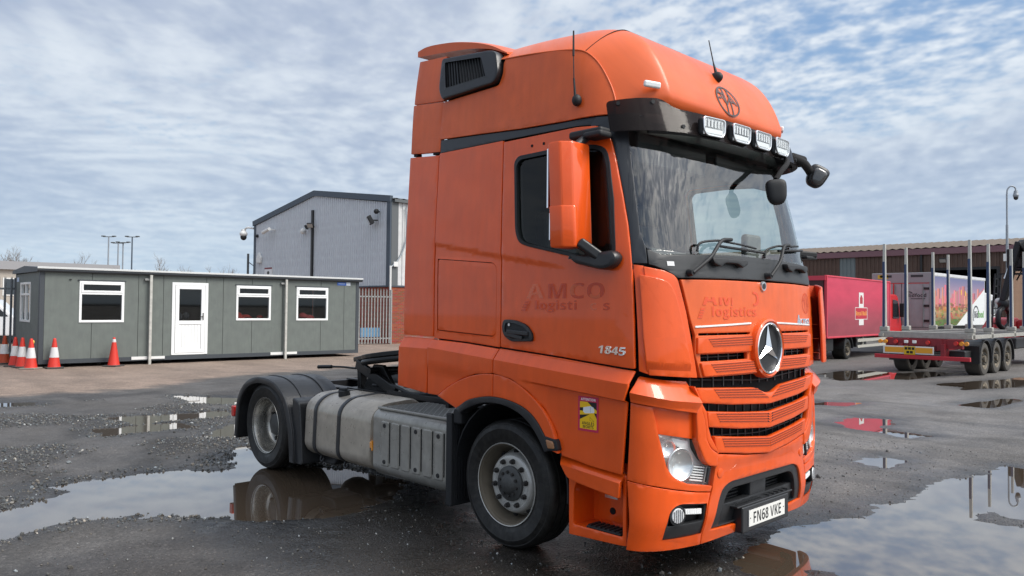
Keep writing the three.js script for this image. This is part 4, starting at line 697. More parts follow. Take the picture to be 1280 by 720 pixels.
// ---- wheels
const tyreProfile = (r, w0, w1) => { const m = (w0 + w1) / 2; return [[.293, w0 + .03], [.30, w0 + .005], [.35, w0 - .012], [.41, w0 - .014], [.445, w0 - .002], [.462, w0 + .012], [r, w0 + .035], [r, m - .075], [r - .012, m - .072], [r - .012, m - .062], [r, m - .059], [r + .002, m - .006], [r - .012, m - .003], [r - .012, m + .006], [r + .002, m + .009], [r, m + .062], [r - .012, m + .065], [r - .012, m + .075], [r, m + .078], [r, w1 - .035], [.462, w1 - .012], [.450, w1 + .000], [.445, w1 - .001], [.41, w1 + .014], [.405, w1 + .011], [.35, w1 + .012], [.345, w1 + .009], [.312, w1 - .002], [.30, w1 - .02]]; };
function wheel(x, z, frontWheel, turn = 0) {
  const g = holder(truck, 'wheel'); g.position.set(x, .475, 0); const s = Math.sign(z), gs = (geo) => s > 0 ? geo : flipZ(geo);
  if (frontWheel) { g.rotation.y = turn; }
  part(g, 'tyre', gs(latheZ(tyreProfile(.475, .905, 1.195), 84)), M.rubber);
  if (!frontWheel) part(g, 'tyre', gs(latheZ(tyreProfile(.475, .575, .865), 72)), M.rubber);
  if (frontWheel) {
    part(g, 'rim', gs(latheZ([[.296, 1.165], [.300, 1.198], [.305, 1.200], [.307, 1.196], [.302, 1.188], [.290, 1.183], [.284, 1.165], [.272, 1.12], [.262, 1.06], [.250, 1.03]], 64)), M.rimDirty);
    part(g, 'rim_edge', gs(latheZ([[.3005, 1.199], [.306, 1.202], [.3085, 1.196], [.303, 1.186], [.296, 1.184]], 64)), M.rimSteel);
    const d = part(g, 'wheel_disc', gs(latheZ([[.256, 1.02], [.238, 1.06], [.222, 1.118], [.208, 1.139], [.196, 1.144], [.150, 1.142], [.120, 1.141]], 64)), M.rimSteel);
    part(d, 'hand_hole', gs(join(Array.from({ length: 10 }, (_, i) => { const a = (i + .5) * Math.PI / 5; return ball(.231 * Math.cos(a), .231 * Math.sin(a), 1.085, .022, .022, .022, 10); }))), M.gap);
    const h = part(g, 'hub', gs(latheZ([[.132, 1.13], [.130, 1.158], [.118, 1.165], [.085, 1.168], [.078, 1.172], [.062, 1.190], [.052, 1.196], [0, 1.198]], 48)), M.hub);
    for (let i = 0; i < 10; i++) { const a = i * Math.PI / 5 + .16, c = Math.cos(a), q = Math.sin(a); part(g, 'wheel_nut', gs(join([rod([.1675 * c, .1675 * q, 1.14], [.1675 * c, .1675 * q, 1.162], .021, .020, 6), rod([.1675 * c, .1675 * q, 1.162], [.1675 * c, .1675 * q, 1.178], .013, .012, 8)])), M.nut); }
    for (let i = 0; i < 10; i++) { const a = i * Math.PI / 5 + .4, c = Math.cos(a), q = Math.sin(a); part(g, 'hub_bolt', gs(rod([.088 * c, .088 * q, 1.165], [.088 * c, .088 * q, 1.184], .0125, .0115, 6)), M.nut); }
  } else {
    part(g, 'rim', gs(latheZ([[.296, 1.165], [.300, 1.198], [.305, 1.200], [.307, 1.196], [.302, 1.188], [.290, 1.180], [.284, 1.16], [.276, 1.12], [.272, 1.07], [.266, 1.03], [.250, 1.01]], 64)), M.rimRear);
    const d = part(g, 'wheel_disc', gs(latheZ([[.255, 1.012], [.232, 1.000], [.205, .998], [.195, 1.012], [.120, 1.014]], 64)), M.rimRear);
    part(d, 'hand_hole', gs(join(Array.from({ length: 10 }, (_, i) => { const a = (i + .5) * Math.PI / 5; return ball(.226 * Math.cos(a), .226 * Math.sin(a), 1.0, .021, .021, .012, 10); }))), M.gap);
    part(g, 'hub', gs(latheZ([[.132, 1.00], [.130, 1.06], [.115, 1.085], [.09, 1.095], [0, 1.097]], 40)), M.hub);
    for (let i = 0; i < 10; i++) { const a = i * Math.PI / 5, c = Math.cos(a), q = Math.sin(a); part(g, 'wheel_nut', gs(rod([.1675 * c, .1675 * q, 1.012], [.1675 * c, .1675 * q, 1.05], .021, .018, 8)), M.nut); }
  }
  return g;
}
wheel(0, 1, true, 0); wheel(0, -1, true, 0); wheel(-3.832, 1, false); wheel(-3.832, -1, false);
// inner arch, mud flap in front of the tank
for (const s of [1, -1]) {
  const pts = Array.from({ length: 17 }, (_, i) => { const a = lerp(-.10, Math.PI * 1.02, i / 16); return [.60 * Math.cos(a), .50 + .585 * Math.sin(a)]; });
  const inn = pts.map(p => [p[0] * 1.02, .5 + (p[1] - .5) * 1.02]); const g = extr([...inn, ...pts.slice().reverse()], .60, {}); g.translate(0, 0, s > 0 ? .58 : -1.18);
  part(truck, 'arch_liner', g, M.plasticDk);
  const f = [bx(-.63, -.60, .20, .90, .62, 1.20, .008), bx(-.665, -.595, .20, .94, 1.195, 1.235, .012), bx(-.60, -.50, .86, .98, 1.0, 1.22, .02)];
  for (let i = 0; i < 18; i++) f.push(bx(-.60, -.592, .24, .86, .66 + i * .03, .672 + i * .03));
  part(truck, 'mud_flap', s > 0 ? f : flipZ(join(f)), M.plasticDk);
}
// ---- chassis
part(truck, 'chassis_rail', [bx(-4.55, 1.2, .58, .86, .36, .43, .006), bx(-4.55, 1.2, .845, .86, .28, .43)], M.chassis);
part(truck, 'chassis_rail', [bx(-4.55, 1.2, .58, .86, -.43, -.36, .006), bx(-4.55, 1.2, .845, .86, -.43, -.28)], M.chassis);
part(truck, 'cross_member', [bx(-4.58, -4.5, .55, .84, -.45, .45), bx(-3.0, -2.9, .62, .82, -.4, .4), bx(-2.0, -1.9, .62, .82, -.4, .4), bx(-4.6, -4.52, .58, .70, -1.15, 1.15)], M.chassis);
part(truck, 'engine', [bx(-.75, 1.15, .35, 1.22, -.42, .42, .05), bx(-1.35, -.75, .45, .95, -.28, .28, .06), bx(.55, 1.22, .30, 1.0, -.78, .78, .05)], M.gap);
part(truck, 'axle', [rod([0, .44, -1.0], [0, .44, 1.0], .06), rod([-3.832, .475, -1.0], [-3.832, .475, 1.0], .085), ball(-3.832, .475, 0, .24, .22, .22), rod([-1.2, .6, 0], [-3.6, .52, 0], .055), ...[-.55, .55].flatMap(z => [ball(-4.1, .62, z, .12, .14, .12, 12), ball(-3.4, .60, z * .7, .1, .14, .1, 12)])], M.chassis);
part(truck, 'cab_floor_pan', [bx(-.86, .98, 1.10, 1.26, -1.15, 1.15, .02)], M.plasticDk);
part(truck, 'catwalk', [bx(-2.45, -.9, .868, .888, -.40, .40), bx(-2.45, -.9, .86, .90, .40, .47), ...Array.from({ length: 9 }, (_, i) => bx(-2.4 + i * .17, -2.33 + i * .17, .888, .893, -.38, .38)), beam([-2.5, .9, .5], [-.7, .9, .56], .05, .05), beam([-1.5, .90, .55], [-.7, .92, .62], .06, .035)], M.chassis);
part(truck, 'air_line', [hose([[-2.35, .98, .35], [-2.0, 1.0, .4], [-1.6, .93, .45], [-1.2, .98, .42], [-.95, 1.3, .3]], .014, 40), hose([[-2.5, .95, .3], [-2.1, .94, .22], [-1.7, .97, .28], [-1.3, .95, .2], [-.95, 1.4, .15]], .014, 40), hose([[-2.9, .94, .42], [-2.5, .97, .46], [-2.1, .92, .5], [-1.7, .95, .48], [-1.1, .93, .5]], .018, 40)], M.plasticDk);
// fifth wheel
{
  const shp = []; for (let i = 0; i <= 20; i++) { const a = lerp(-.55, Math.PI + .55, i / 20); shp.push([.50 * Math.cos(a), .50 * Math.sin(a)]); }
  shp.push([-.36, -.52], [-.16, -.60], [-.07, -.35], [-.05, -.08], [.05, -.08], [.07, -.35], [.16, -.60], [.36, -.52]);
  const g = extr(shp.map(p => [p[0], p[1], .015]), .05, { bev: .008 }); g.rotateX(-Math.PI / 2); g.rotateY(-Math.PI / 2); g.rotateZ(.14); g.translate(-2.88, 1.235, 0);
  const f = holder(truck, 'fifth_wheel');
  part(f, 'top_plate', g, M.grease);
  const rim = []; for (let i = 0; i <= 24; i++) { const a = lerp(-.3, Math.PI + .3, i / 24), x = .49 * Math.sin(a), z = .49 * Math.cos(a); rim.push([-2.88 + x, 1.20 + x * .14, z]); }
  part(f, 'skirt', [hose(rim, .035, 50, 6)], M.grease);
  part(f, 'pedestal', [extr([[-3.16, .86], [-2.50, .86], [-2.78, 1.16], [-2.95, 1.16]], .05, { bev: .006 }).translate(0, 0, .34), extr([[-3.16, .86], [-2.50, .86], [-2.78, 1.16], [-2.95, 1.16]], .05, { bev: .006 }).translate(0, 0, -.39), beam([-3.25, 1.15, .40], [-2.42, .90, .46], .05, .11, .01), beam([-3.25, 1.15, -.40], [-2.42, .90, -.46], .05, .11, .01), beam([-3.20, .87, .36], [-3.22, 1.16, .36], .09, .07, .01), bx(-3.3, -2.4, .865, .89, -.5, .5, .004), rod([-2.87, 1.10, -.5], [-2.87, 1.10, .5], .035)], M.grease);
  part(f, 'release_lever', [hose([[-3.02, 1.12, .40], [-3.25, 1.10, .42], [-3.45, 1.105, .47], [-3.62, 1.10, .52]], .012, 20), hose([[-3.60, 1.10, .515], [-3.70, 1.095, .54], [-3.80, 1.088, .57]], .022, 10)], M.grease);
}
// rear wing over the driven wheels
for (const s of [1, -1]) {
  const cx = -3.832, cy = .46, arc = (r, ry, a0, a1, n) => Array.from({ length: n + 1 }, (_, i) => { const a = lerp(a0, a1, i / n), c = Math.cos(a), q = Math.sin(a), f = v => Math.sign(v) * Math.pow(Math.abs(v), .86); return [cx + r * f(c), cy + ry * f(q)]; });
  const out = [[-3.10, .17], [-3.155, .50], ...arc(.645, .545, .32, Math.PI - .30, 26), [-4.495, .28]];
  const inn = [[-4.46, .28], ...arc(.612, .512, .30, Math.PI - .28, 26).reverse(), [-3.195, .50], [-3.145, .17]];
  const g = extr([...out, ...inn], .66, { r: .006, bev: .008 }); g.translate(0, 0, s > 0 ? .585 : -1.245);
  const w = part(truck, 'rear_wing', toCreasedNormals(g.toNonIndexed ? (g.index ? g.toNonIndexed() : g) : g, .6), M.plastic);
  const lip = extr([...out, ...[[-4.42, .28], ...arc(.575, .475, .30, Math.PI - .28, 26).reverse(), [-3.235, .50], [-3.185, .17]]], .03, { bev: .01, r: .004 }); lip.translate(0, 0, s > 0 ? 1.222 : -1.252); part(w, 'wing_edge', toCreasedNormals(lip.index ? lip.toNonIndexed() : lip, .6), M.plastic);
  const zs = s > 0 ? [1.03, .74] : [-1.06, -.77];
  for (const z of zs) part(w, 'wing_ridge', extr([...arc(.656, .556, .5, Math.PI - .5, 20), ...arc(.640, .540, .5, Math.PI - .5, 20).reverse()], .035, { bev: .004 }).translate(0, 0, z), M.plastic);
  part(w, 'spray_flap', extr([[-3.20, .86, .05], [-3.06, .84, .06], [-2.98, .62, .1], [-2.70, .24, .05], [-2.76, .165, .03], [-3.13, .165], [-3.2, .5]], .34, { bev: .02 }).translate(0, 0, s > 0 ? .64 : -.98), M.plastic);
  part(w, 'wing_skirt', extr([[-3.20, .84, .03], [-3.06, .80, .05], [-3.02, .5, .1], [-2.99, .165, .03], [-3.13, .165], [-3.2, .5]], .25, { bev: .015 }).translate(0, 0, s > 0 ? .97 : -1.22), M.plastic);
  part(w, 'rear_flap', [bx(-4.49, -4.47, .26, .62, s > 0 ? .62 : -1.23, s > 0 ? 1.23 : -.62), ...Array.from({ length: 12 }, (_, i) => bx(-4.468, -4.460, .28, .60, (s > 0 ? .64 : -1.21) + i * .048, (s > 0 ? .665 : -1.185) + i * .048)), ...Array.from({ length: 8 }, (_, i) => bx(-4.468, -4.459, .30 + i * .04, .315 + i * .04, s > 0 ? .63 : -1.22, s > 0 ? 1.22 : -.63))], M.plasticDk);
  part(truck, 'rear_lamp', [bx(-4.60, -4.53, .50, .62, s > 0 ? 1.00 : -1.24, s > 0 ? 1.24 : -1.00, .01)], M.red);
}
// fuel tank with straps
{
  const prof = [[.56, .84, .04], [.70, .925, .14], [1.06, .90, .14], [1.19, .80, .16], [1.205, .36, .12], [1.10, .275, .08], [.64, .27, .06], [.56, .36, .04]];
  const along = (pts, x0, x1, bev, seg = 8) => { const g = extr(pts, x1 - x0, { bev, seg }); g.rotateY(Math.PI / 2); const q = g.index ? g.toNonIndexed() : g, p = q.attributes.position; /* z -> x, x -> -z */ q.scale(1, 1, -1); rewind(q); q.translate(x0, 0, 0); return metreUV(toCreasedNormals(q, .7)); };
  const t = part(truck, 'fuel_tank', along(prof, -3.0, -1.80, .05), M.alu);
  const big = k => prof.map(p => [.88 + (p[0] - .88) * k, .61 + (p[1] - .61) * k, p[2]]);
  for (const x of [-2.80, -2.36]) { part(t, 'tank_strap', along(big(1.022), x, x + .06, .004), M.plastic); part(t, 'strap_hook', hose([[x + .03, .31, 1.10], [x + .02, .25, 1.12], [x + .07, .235, 1.13], [x + .09, .27, 1.12]], .012, 12), M.chassis); }
  part(t, 'filler_cap', [rod([-2.55, .90, 1.0], [-2.545, .955, 1.01], .06, .055, 20), beam([-2.60, .955, 1.03], [-2.50, .965, 1.0], .03, .03, .01)], M.plasticDk);
  part(truck, 'side_reflector', [bx(-1.80, -1.745, .50, .56, 1.14, 1.20, .008), bx(-1.755, -1.742, .485, .575, 1.12, 1.21)], M.amber);
}
// battery box with ribbed lid and chequered step
{
  const prof = [[.62, .87, .03], [1.14, .87, .06], [1.205, .82, .06], [1.205, .335, .06], [1.13, .265, .05], [.62, .25, .03]];
  const g = extr(prof, 1.07, { bev: .012, seg: 6 }); g.rotateY(Math.PI / 2); const q = g.index ? g.toNonIndexed() : g; q.scale(1, 1, -1); rewind(q); q.translate(-1.74, 0, 0);
  const b = part(truck, 'battery_box', metreUV(toCreasedNormals(q, .6)), M.aluDark);
  for (let i = 0; i < 6; i++) {
    const x = -1.60 + i * .152;
    part(b, 'lid_rib', (() => { const r = extr([[x, .775], [x + .115, .775], [x + .115, .375], [x, .375]], .03, { r: .02, bev: .012, seg: 3 }); r.translate(0, 0, 1.186); return metreUV(r); })(), M.aluDark);
    part(b, 'rib_shadow_joint', extr([[x + .118, .765], [x + .130, .765], [x + .130, .41], [x + .118, .41]], .004, {}).translate(0, 0, 1.2035), M.gap);
    if (i === 0 || i === 3 || i === 5) for (const y of [.735, .415]) part(b, 'lid_bolt', rod([x + .057, y, 1.205], [x + .057, y, 1.222], .022, .018, 16), M.chassis);
  }
  part(b, 'step_plate', bx(-1.72, -.68, .870, .878, .60, 1.15, .003), M.hub);
  const st = []; for (let i = 0; i < 30; i++) for (let j = 0; j < 15; j++) { const x = -1.70 + i * .034, z = .62 + j * .035, q = (i + j) % 2 ? .011 : -.011; st.push(beam([x - .011, .880, z - q], [x + .011, .880, z + q], .009, .007)); }
  part(b, 'step_tread', st, M.galv).userData.kind = 'stuff';
  part(b, 'lid_edge', [bx(-1.73, -.67, .862, .885, 1.135, 1.165, .008)], M.aluDark);
}
// ================================================================ the yard
const chip = (() => {                       // chippings in tar, tiles every 1.9 m
  const N = 1024, a = new Float32Array(N * N).fill(.42), hgt = new Float32Array(N * N).fill(.3), R = mulberry(5);
  for (let k = 0; k < 26000; k++) {
    const x = R() * N, y = R() * N, r = 1.5 + 5.5 * Math.pow(R(), 2.4), b = .30 + .5 * R() + (R() < .03 ? .5 : 0), r2 = Math.ceil(r), st = .6 + .4 * R(), h = .4 + .6 * R();
    for (let j = -r2; j <= r2; j++) for (let i = -r2; i <= r2; i++) { const d = Math.hypot(i, j * st) / r; if (d < 1) { const q = ((Math.floor(y + j) + N) % N) * N + (Math.floor(x + i) + N) % N; a[q] = b * (1 - .25 * d * d); hgt[q] = Math.max(.3, h * (1 - d * d * .6)); } }
  }
  return { N, a, hgt };
})();
const R2 = mulberry(91);
const chipMap = dataTex(chip.N, chip.N, (u, v, o, i, j) => { const b = chip.a[j * chip.N + i], n = tileFbm(n2a, u, v, 5, 4) * .10, w = (R2() - .5) * .05, g = 255 * clamp(((.50 + .95 * (b - .42) + n + w)), .06, 1); o[0] = g; o[1] = g * .985; o[2] = g * .97; }, false, [1 / 1.9, 1 / 1.9]);
const chipBump = dataTex(chip.N, chip.N, (u, v, o, i, j) => { const b = chip.hgt[j * chip.N + i] * 200 + 30 + tileFbm(n2b, u, v, 9, 3) * 20; o[0] = o[1] = o[2] = b; }, false, [1 / 1.9, 1 / 1.9]);
const puddles = [
  [[-3.65, 3.9], [-2.75, 4.05], [-2.85, 3.59], [-2.95, 3.29], [-2.75, 2.95], [-2.55, 2.68], [-2.35, 2.5], [-2.0, 2.25], [-1.75, 1.95], [-1.6, 1.60], [-1.7, 1.2], [-1.9, .75], [-2.4, .4], [-3.0, .5], [-3.8, .8], [-4.82, .70], [-5.4, .75], [-4.76, 1.16], [-4.04, 1.42], [-4.05, 1.66], [-4.31, 1.88], [-4.45, 2.26], [-4.45, 2.72], [-4.44, 3.15], [-4.05, 3.02], [-3.82, 3.42]],
  [[-9.1, 1.3], [-8.85, .5], [-8.75, -.55], [-8.0, -.25], [-8.05, 1.1]],
  [[-7.95, 1.75], [-7.9, .6], [-7.2, .62], [-7.25, 1.8]],
  [[1.75, -5.3], [1.62, -4.31], [1.4, -3.83], [1.50, -3.31], [1.57, -2.75], [1.42, -2.3], [1.50, -1.68], [1.30, -1.42], [1.22, -.69], [1.30, -.40], [1.62, -.30], [1.95, -.12], [2.15, .1], [2.9, -.4], [3.1, -1.4], [2.95, -2.3], [2.7, -2.6], [2.45, -2.35], [2.10, -2.3], [2.20, -2.75], [2.6, -2.6], [3.0, -3.4], [2.6, -5.2]],
  [[-1.16, -7.21], [-1.17, -8.03], [-.72, -8.35], [-.41, -7.72], [-.55, -7.22], [-.20, -7.13], [.35, -6.95], [.2, -6.58], [-.38, -6.75], [-.72, -6.80]],
  [[-5.6, -15.6], [-5.6, -18.0], [-4.16, -18.9], [-3.0, -20.6], [-3.1, -17.1], [-4.2, -15.0]],
  [[-2.3, -15.8], [-1.3, -20.2], [-.5, -17.15], [-1.34, -15.0]],
  [[-11.4, -.7], [-9.9, -1.7], [-9.0, -1.9], [-8.9, -1.3], [-10.1, -.5]],
  [[-7.3, -.35], [-6.5, -.2], [-5.9, .45], [-6.2, .85], [-7.0, .25]],
  [[-12.6, 2.6], [-11.9, 1.6], [-11.4, 1.7], [-11.7, 2.8]],
  [[-.55, -11.5], [-.3, -13.6], [.1, -13.4], [0, -11.3]], [[-2.6, -9.2], [-2.5, -9.9], [-1.9, -10.3], [-2.0, -9.4]],
  [[1.35, .15], [1.2, -.35], [1.45, -.5], [1.75, -.1], [1.9, .5]], [[.4, -4.2], [.5, -4.8], [.8, -4.7], [.75, -4.1]],
];
const pudBox = puddles.map(p => [Math.min(...p.map(q => q[0])) - .8, Math.max(...p.map(q => q[0])) + .8, Math.min(...p.map(q => q[1])) - .8, Math.max(...p.map(q => q[1])) + .8]);
function puddleDist(x, z) {                 // < 0 inside
  let best = 9;
  for (let k = 0; k < puddles.length; k++) {
    const b = pudBox[k]; if (x < b[0] || x > b[1] || z < b[2] || z > b[3]) continue;
    const p = puddles[k]; let d = 1e9, ins = false;
    for (let i = 0, j = p.length - 1; i < p.length; j = i++) {
      const [ax, az] = p[i], [bx_, bz] = p[j]; if ((az > z) !== (bz > z) && x < (bx_ - ax) * (z - az) / (bz - az) + ax) ins = !ins;
      const ex = bx_ - ax, ez = bz - az, t = clamp(((x - ax) * ex + (z - az) * ez) / (ex * ex + ez * ez)); d = Math.min(d, Math.hypot(x - ax - ex * t, z - az - ez * t));
    }
    best = Math.min(best, ins ? -d : d);
  }
  return best;
}
const brownEdge = curve1([-40, -17, -6.5, -3.6, -.1, 1.9, 9, 40], [-22, -17, -15, -14.7, -12.9, -13.2, -14, -15]);
function groundAt(x, z) {
  const far = Math.max(Math.abs(x + 3), Math.abs(z + 3)), near = 1 - sstep(20, 32, far);
  if (!near) return { h: 0, sd: 9 };
  const sd = puddleDist(x, z) + .10 * fbm(n2a, x * 1.7, z * 1.7, 3) + .05 * n2b(x * 6, z * 6);
  const loose = sstep(.2, .7, fbm(n2c, x * .35 + 4, z * .35, 3) + .55 - .05 * Math.hypot(x + 6, z - 3));
  let h = .010 + .005 * fbm(n2b, x * .8, z * .8, 4) + (.004 + .007 * loose) * Math.abs(n2c(x * 4.3, z * 4.3)) + (.002 + .004 * loose) * n2a(x * 11, z * 11);
  h = lerp(h, .004 + .002 * n2a(x * 5, z * 5), Math.exp(-Math.pow(Math.hypot(x, (Math.abs(z) - 1.0)) / .5, 2)));
  h = lerp(h, .004 + .003 * n2b(x * 2, z * 2), sstep(.12, -.06, sd)); h -= .030 * sstep(.20, -.24, sd);
  return { h: h * near, sd, loose };
}
// how wet the tar round the orange unit is: 0 dry .. 1 soaked
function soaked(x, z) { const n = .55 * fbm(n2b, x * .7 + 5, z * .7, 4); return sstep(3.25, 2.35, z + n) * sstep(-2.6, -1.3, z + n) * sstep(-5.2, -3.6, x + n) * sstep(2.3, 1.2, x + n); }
function track(x, z) { let t = 0; for (const [a, b, c, w] of [[2.05, .62, .06, .17], [3.55, .62, .05, .15], [-.9, .35, .04, .16], [-6.2, -.22, .03, .2], [-8.0, -.20, .03, .2]]) { const d = z - (a + b * (x + 5) + c * (x + 5) * (x + 5) * .4) + .10 * n2a(x * .9, a); t = Math.max(t, sstep(w + .10, w * .5, Math.abs(d))); } return t * (.55 + .45 * fbm(n2c, x * 2.1, z * 2.1, 3)) * sstep(-11, -8, x) ; }
function patchTone(x, z) { let k = 1; for (const [cx, cz, a, w, l, d] of [[2.2, -7.5, .3, 1.1, 2.6, .80], [-1.5, -11.5, -.2, 1.6, 1.4, 1.16], [-9.6, -4.2, .5, 1.2, 2.2, .84], [3.1, -11.2, .1, .9, 3.0, 1.14]]) { const c = Math.cos(a), s = Math.sin(a), u = (x - cx) * c + (z - cz) * s, v = -(x - cx) * s + (z - cz) * c, e = Math.max(Math.abs(u) - w, Math.abs(v) - l) + .05 * n2b(x * 3, z * 3); k *= lerp(1, d, sstep(.06, -.02, e)); } return k; }
const wetMap = (() => {                     // 22 m square of the yard, plain beyond
  const t = dataTex(1400, 1400, (u, v, o) => {
    const x = -16 + 22 * u, z = -14 + 22 * v, e = Math.min(u, v, 1 - u, 1 - v), n = fbm(n2c, x * .32, z * .32, 5), m = fbm(n2a, x * 1.4, z * 1.4, 3);
    let g = 172 + n * 75 + m * 30; const sd = puddleDist(x, z) + .10 * fbm(n2a, x * 1.7, z * 1.7, 3);
    g = lerp(g, 95 + 30 * m, sstep(.45, .0, sd)); g = lerp(g, 82 + 40 * m, soaked(x, z)); g = lerp(g, 225, sstep(-.3, .5, brownEdge(z) - x));
    o[0] = o[1] = o[2] = clamp(lerp(185, g, sstep(0, .06, e)), 46, 245);
  }, false, [1 / 22, 1 / 22]); t.wrapS = t.wrapT = THREE.ClampToEdgeWrapping; t.offset.set(16 / 22, 14 / 22); return t;
})();
{
  const line = (lo, hi, step, far) => { const L = []; for (let v = lo; v <= hi + 1e-6; v += step) L.push(v); let s = step; for (let v = hi; v < far;) { s *= 1.13; v += s; L.push(v); } s = step; for (let v = lo; v > -far;) { s *= 1.13; v -= s; L.unshift(v); } return L; };
  const X = line(-12.6, 3.8, .05, 600), Z = line(-9.2, 4.6, .05, 600), nx = X.length, nz = Z.length, pos = new Float32Array(nx * nz * 3), col = new Float32Array(nx * nz * 3), uv = new Float32Array(nx * nz * 2), idx = [];
  for (let i = 0; i < nx; i++) for (let j = 0; j < nz; j++) {
    const x = X[i], z = Z[j], q = i * nz + j, { h, sd, loose } = groundAt(x, z);
    pos[3 * q] = x; pos[3 * q + 1] = h; pos[3 * q + 2] = z; uv[2 * q] = x; uv[2 * q + 1] = z;
    const b1 = fbm(n2a, x * .16, z * .16, 4), b2 = fbm(n2b, x * .9, z * .9, 4), b3 = fbm(n2c, x * .22 + 9, z * .75, 4);
    let k = 1 + .30 * b1 + .24 * b2 + .20 * b3, r = .215 * k, g = .206 * k, b = .198 * k;
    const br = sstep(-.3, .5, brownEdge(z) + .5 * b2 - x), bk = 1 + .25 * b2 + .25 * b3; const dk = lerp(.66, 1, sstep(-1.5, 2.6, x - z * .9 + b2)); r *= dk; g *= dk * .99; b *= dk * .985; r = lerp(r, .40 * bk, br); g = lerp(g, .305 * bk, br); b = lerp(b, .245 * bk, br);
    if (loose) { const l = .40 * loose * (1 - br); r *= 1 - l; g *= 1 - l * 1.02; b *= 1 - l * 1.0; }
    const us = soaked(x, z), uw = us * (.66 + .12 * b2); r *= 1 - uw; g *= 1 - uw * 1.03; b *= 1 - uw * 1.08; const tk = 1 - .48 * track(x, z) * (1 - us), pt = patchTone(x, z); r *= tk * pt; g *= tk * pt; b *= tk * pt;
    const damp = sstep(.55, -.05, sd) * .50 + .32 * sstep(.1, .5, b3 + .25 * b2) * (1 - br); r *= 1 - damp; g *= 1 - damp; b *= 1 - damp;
    col[3 * q] = r; col[3 * q + 1] = g; col[3 * q + 2] = b;
  }
  for (let i = 0; i < nx - 1; i++) for (let j = 0; j < nz - 1; j++) { const a = i * nz + j, b = a + nz; idx.push(a, a + 1, b, b, a + 1, b + 1); }
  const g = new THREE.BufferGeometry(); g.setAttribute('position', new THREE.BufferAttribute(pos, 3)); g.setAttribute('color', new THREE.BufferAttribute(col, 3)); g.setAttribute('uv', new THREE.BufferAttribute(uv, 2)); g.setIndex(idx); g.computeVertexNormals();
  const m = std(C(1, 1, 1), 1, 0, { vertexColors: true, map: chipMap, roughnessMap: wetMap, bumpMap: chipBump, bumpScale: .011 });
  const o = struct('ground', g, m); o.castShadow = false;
  const w = new THREE.PlaneGeometry(20, 28, 1, 1); w.rotateX(-Math.PI / 2); w.translate(-5, -.004, -8);
  struct('water', w, phy(C(.070, .052, .037), .014, { ior: 1.75, clearcoat: .5, clearcoatRoughness: .01 })).castShadow = false;
}
// loose stones on the broken surface
{
  const shapes = [0, 1, 2].map(k => { const g = new THREE.IcosahedronGeometry(1, 0), p = g.attributes.position, R = mulberry(60 + k), seen = {}; for (let i = 0; i < p.count; i++) { const key = [p.getX(i), p.getY(i), p.getZ(i)].map(v => v.toFixed(3)).join(); const f = seen[key] ??= .65 + .6 * R(); p.setXYZ(i, p.getX(i) * f, p.getY(i) * f * .7, p.getZ(i) * f); } g.computeVertexNormals(); return g; });
  const R = mulberry(777), lists = [[], [], []], d = new THREE.Object3D(), c = new THREE.Color();
  const add = (x, z, s) => { const { h, sd } = groundAt(x, z); if (h < -.006 && R() < .97) return; d.position.set(x, h + s * .25, z); d.rotation.set(R() * 6, R() * 6, R() * 6); d.scale.setScalar(s); d.updateMatrix(); const t = .07 + .13 * R() * R() + (R() < .05 ? .25 : 0), w = 1 + .25 * (R() - .5); lists[R() * 3 | 0].push([d.matrix.clone(), C(t * w, t, t * (2 - w) * .96).clone()]); };
  for (let k = 0; k < 90000; k++) { const x = lerp(-11.5, -2.2, R()), z = lerp(-1.2, 5.2, R()); const { sd, loose } = groundAt(x, z); const p = (loose ?? 0) * .55 + .45 * Math.exp(-Math.pow((sd - .12) / .14, 2)); if (R() < p) add(x, z, .004 + .016 * Math.pow(R(), 3.4)); }
  for (let k = 0; k < 12000; k++) add(lerp(-4, 3.2, R()), lerp(-6, 4.8, R()), .003 + .008 * Math.pow(R(), 4));
  for (let k = 0; k < 70; k++) add(lerp(-8, 3.2, R()), lerp(-6, 4.4, R()), .014 + .018 * R());
  lists.forEach((L, k) => { const im = new THREE.InstancedMesh(shapes[k], std(C(1, 1, 1), .8), L.length); L.forEach((q, i) => { im.setMatrixAt(i, q[0]); im.setColorAt(i, q[1]); }); im.name = numbered('loose_gravel'); im.userData.kind = 'stuff'; im.castShadow = im.receiveShadow = true; tag(im, ['small dark stones scattered over the broken wet surface', 'grey chippings lying loose over the broken wet surface', 'mixed grey and pale chippings along the puddle edges'][k], 'gravel'); scene.add(im); });
}
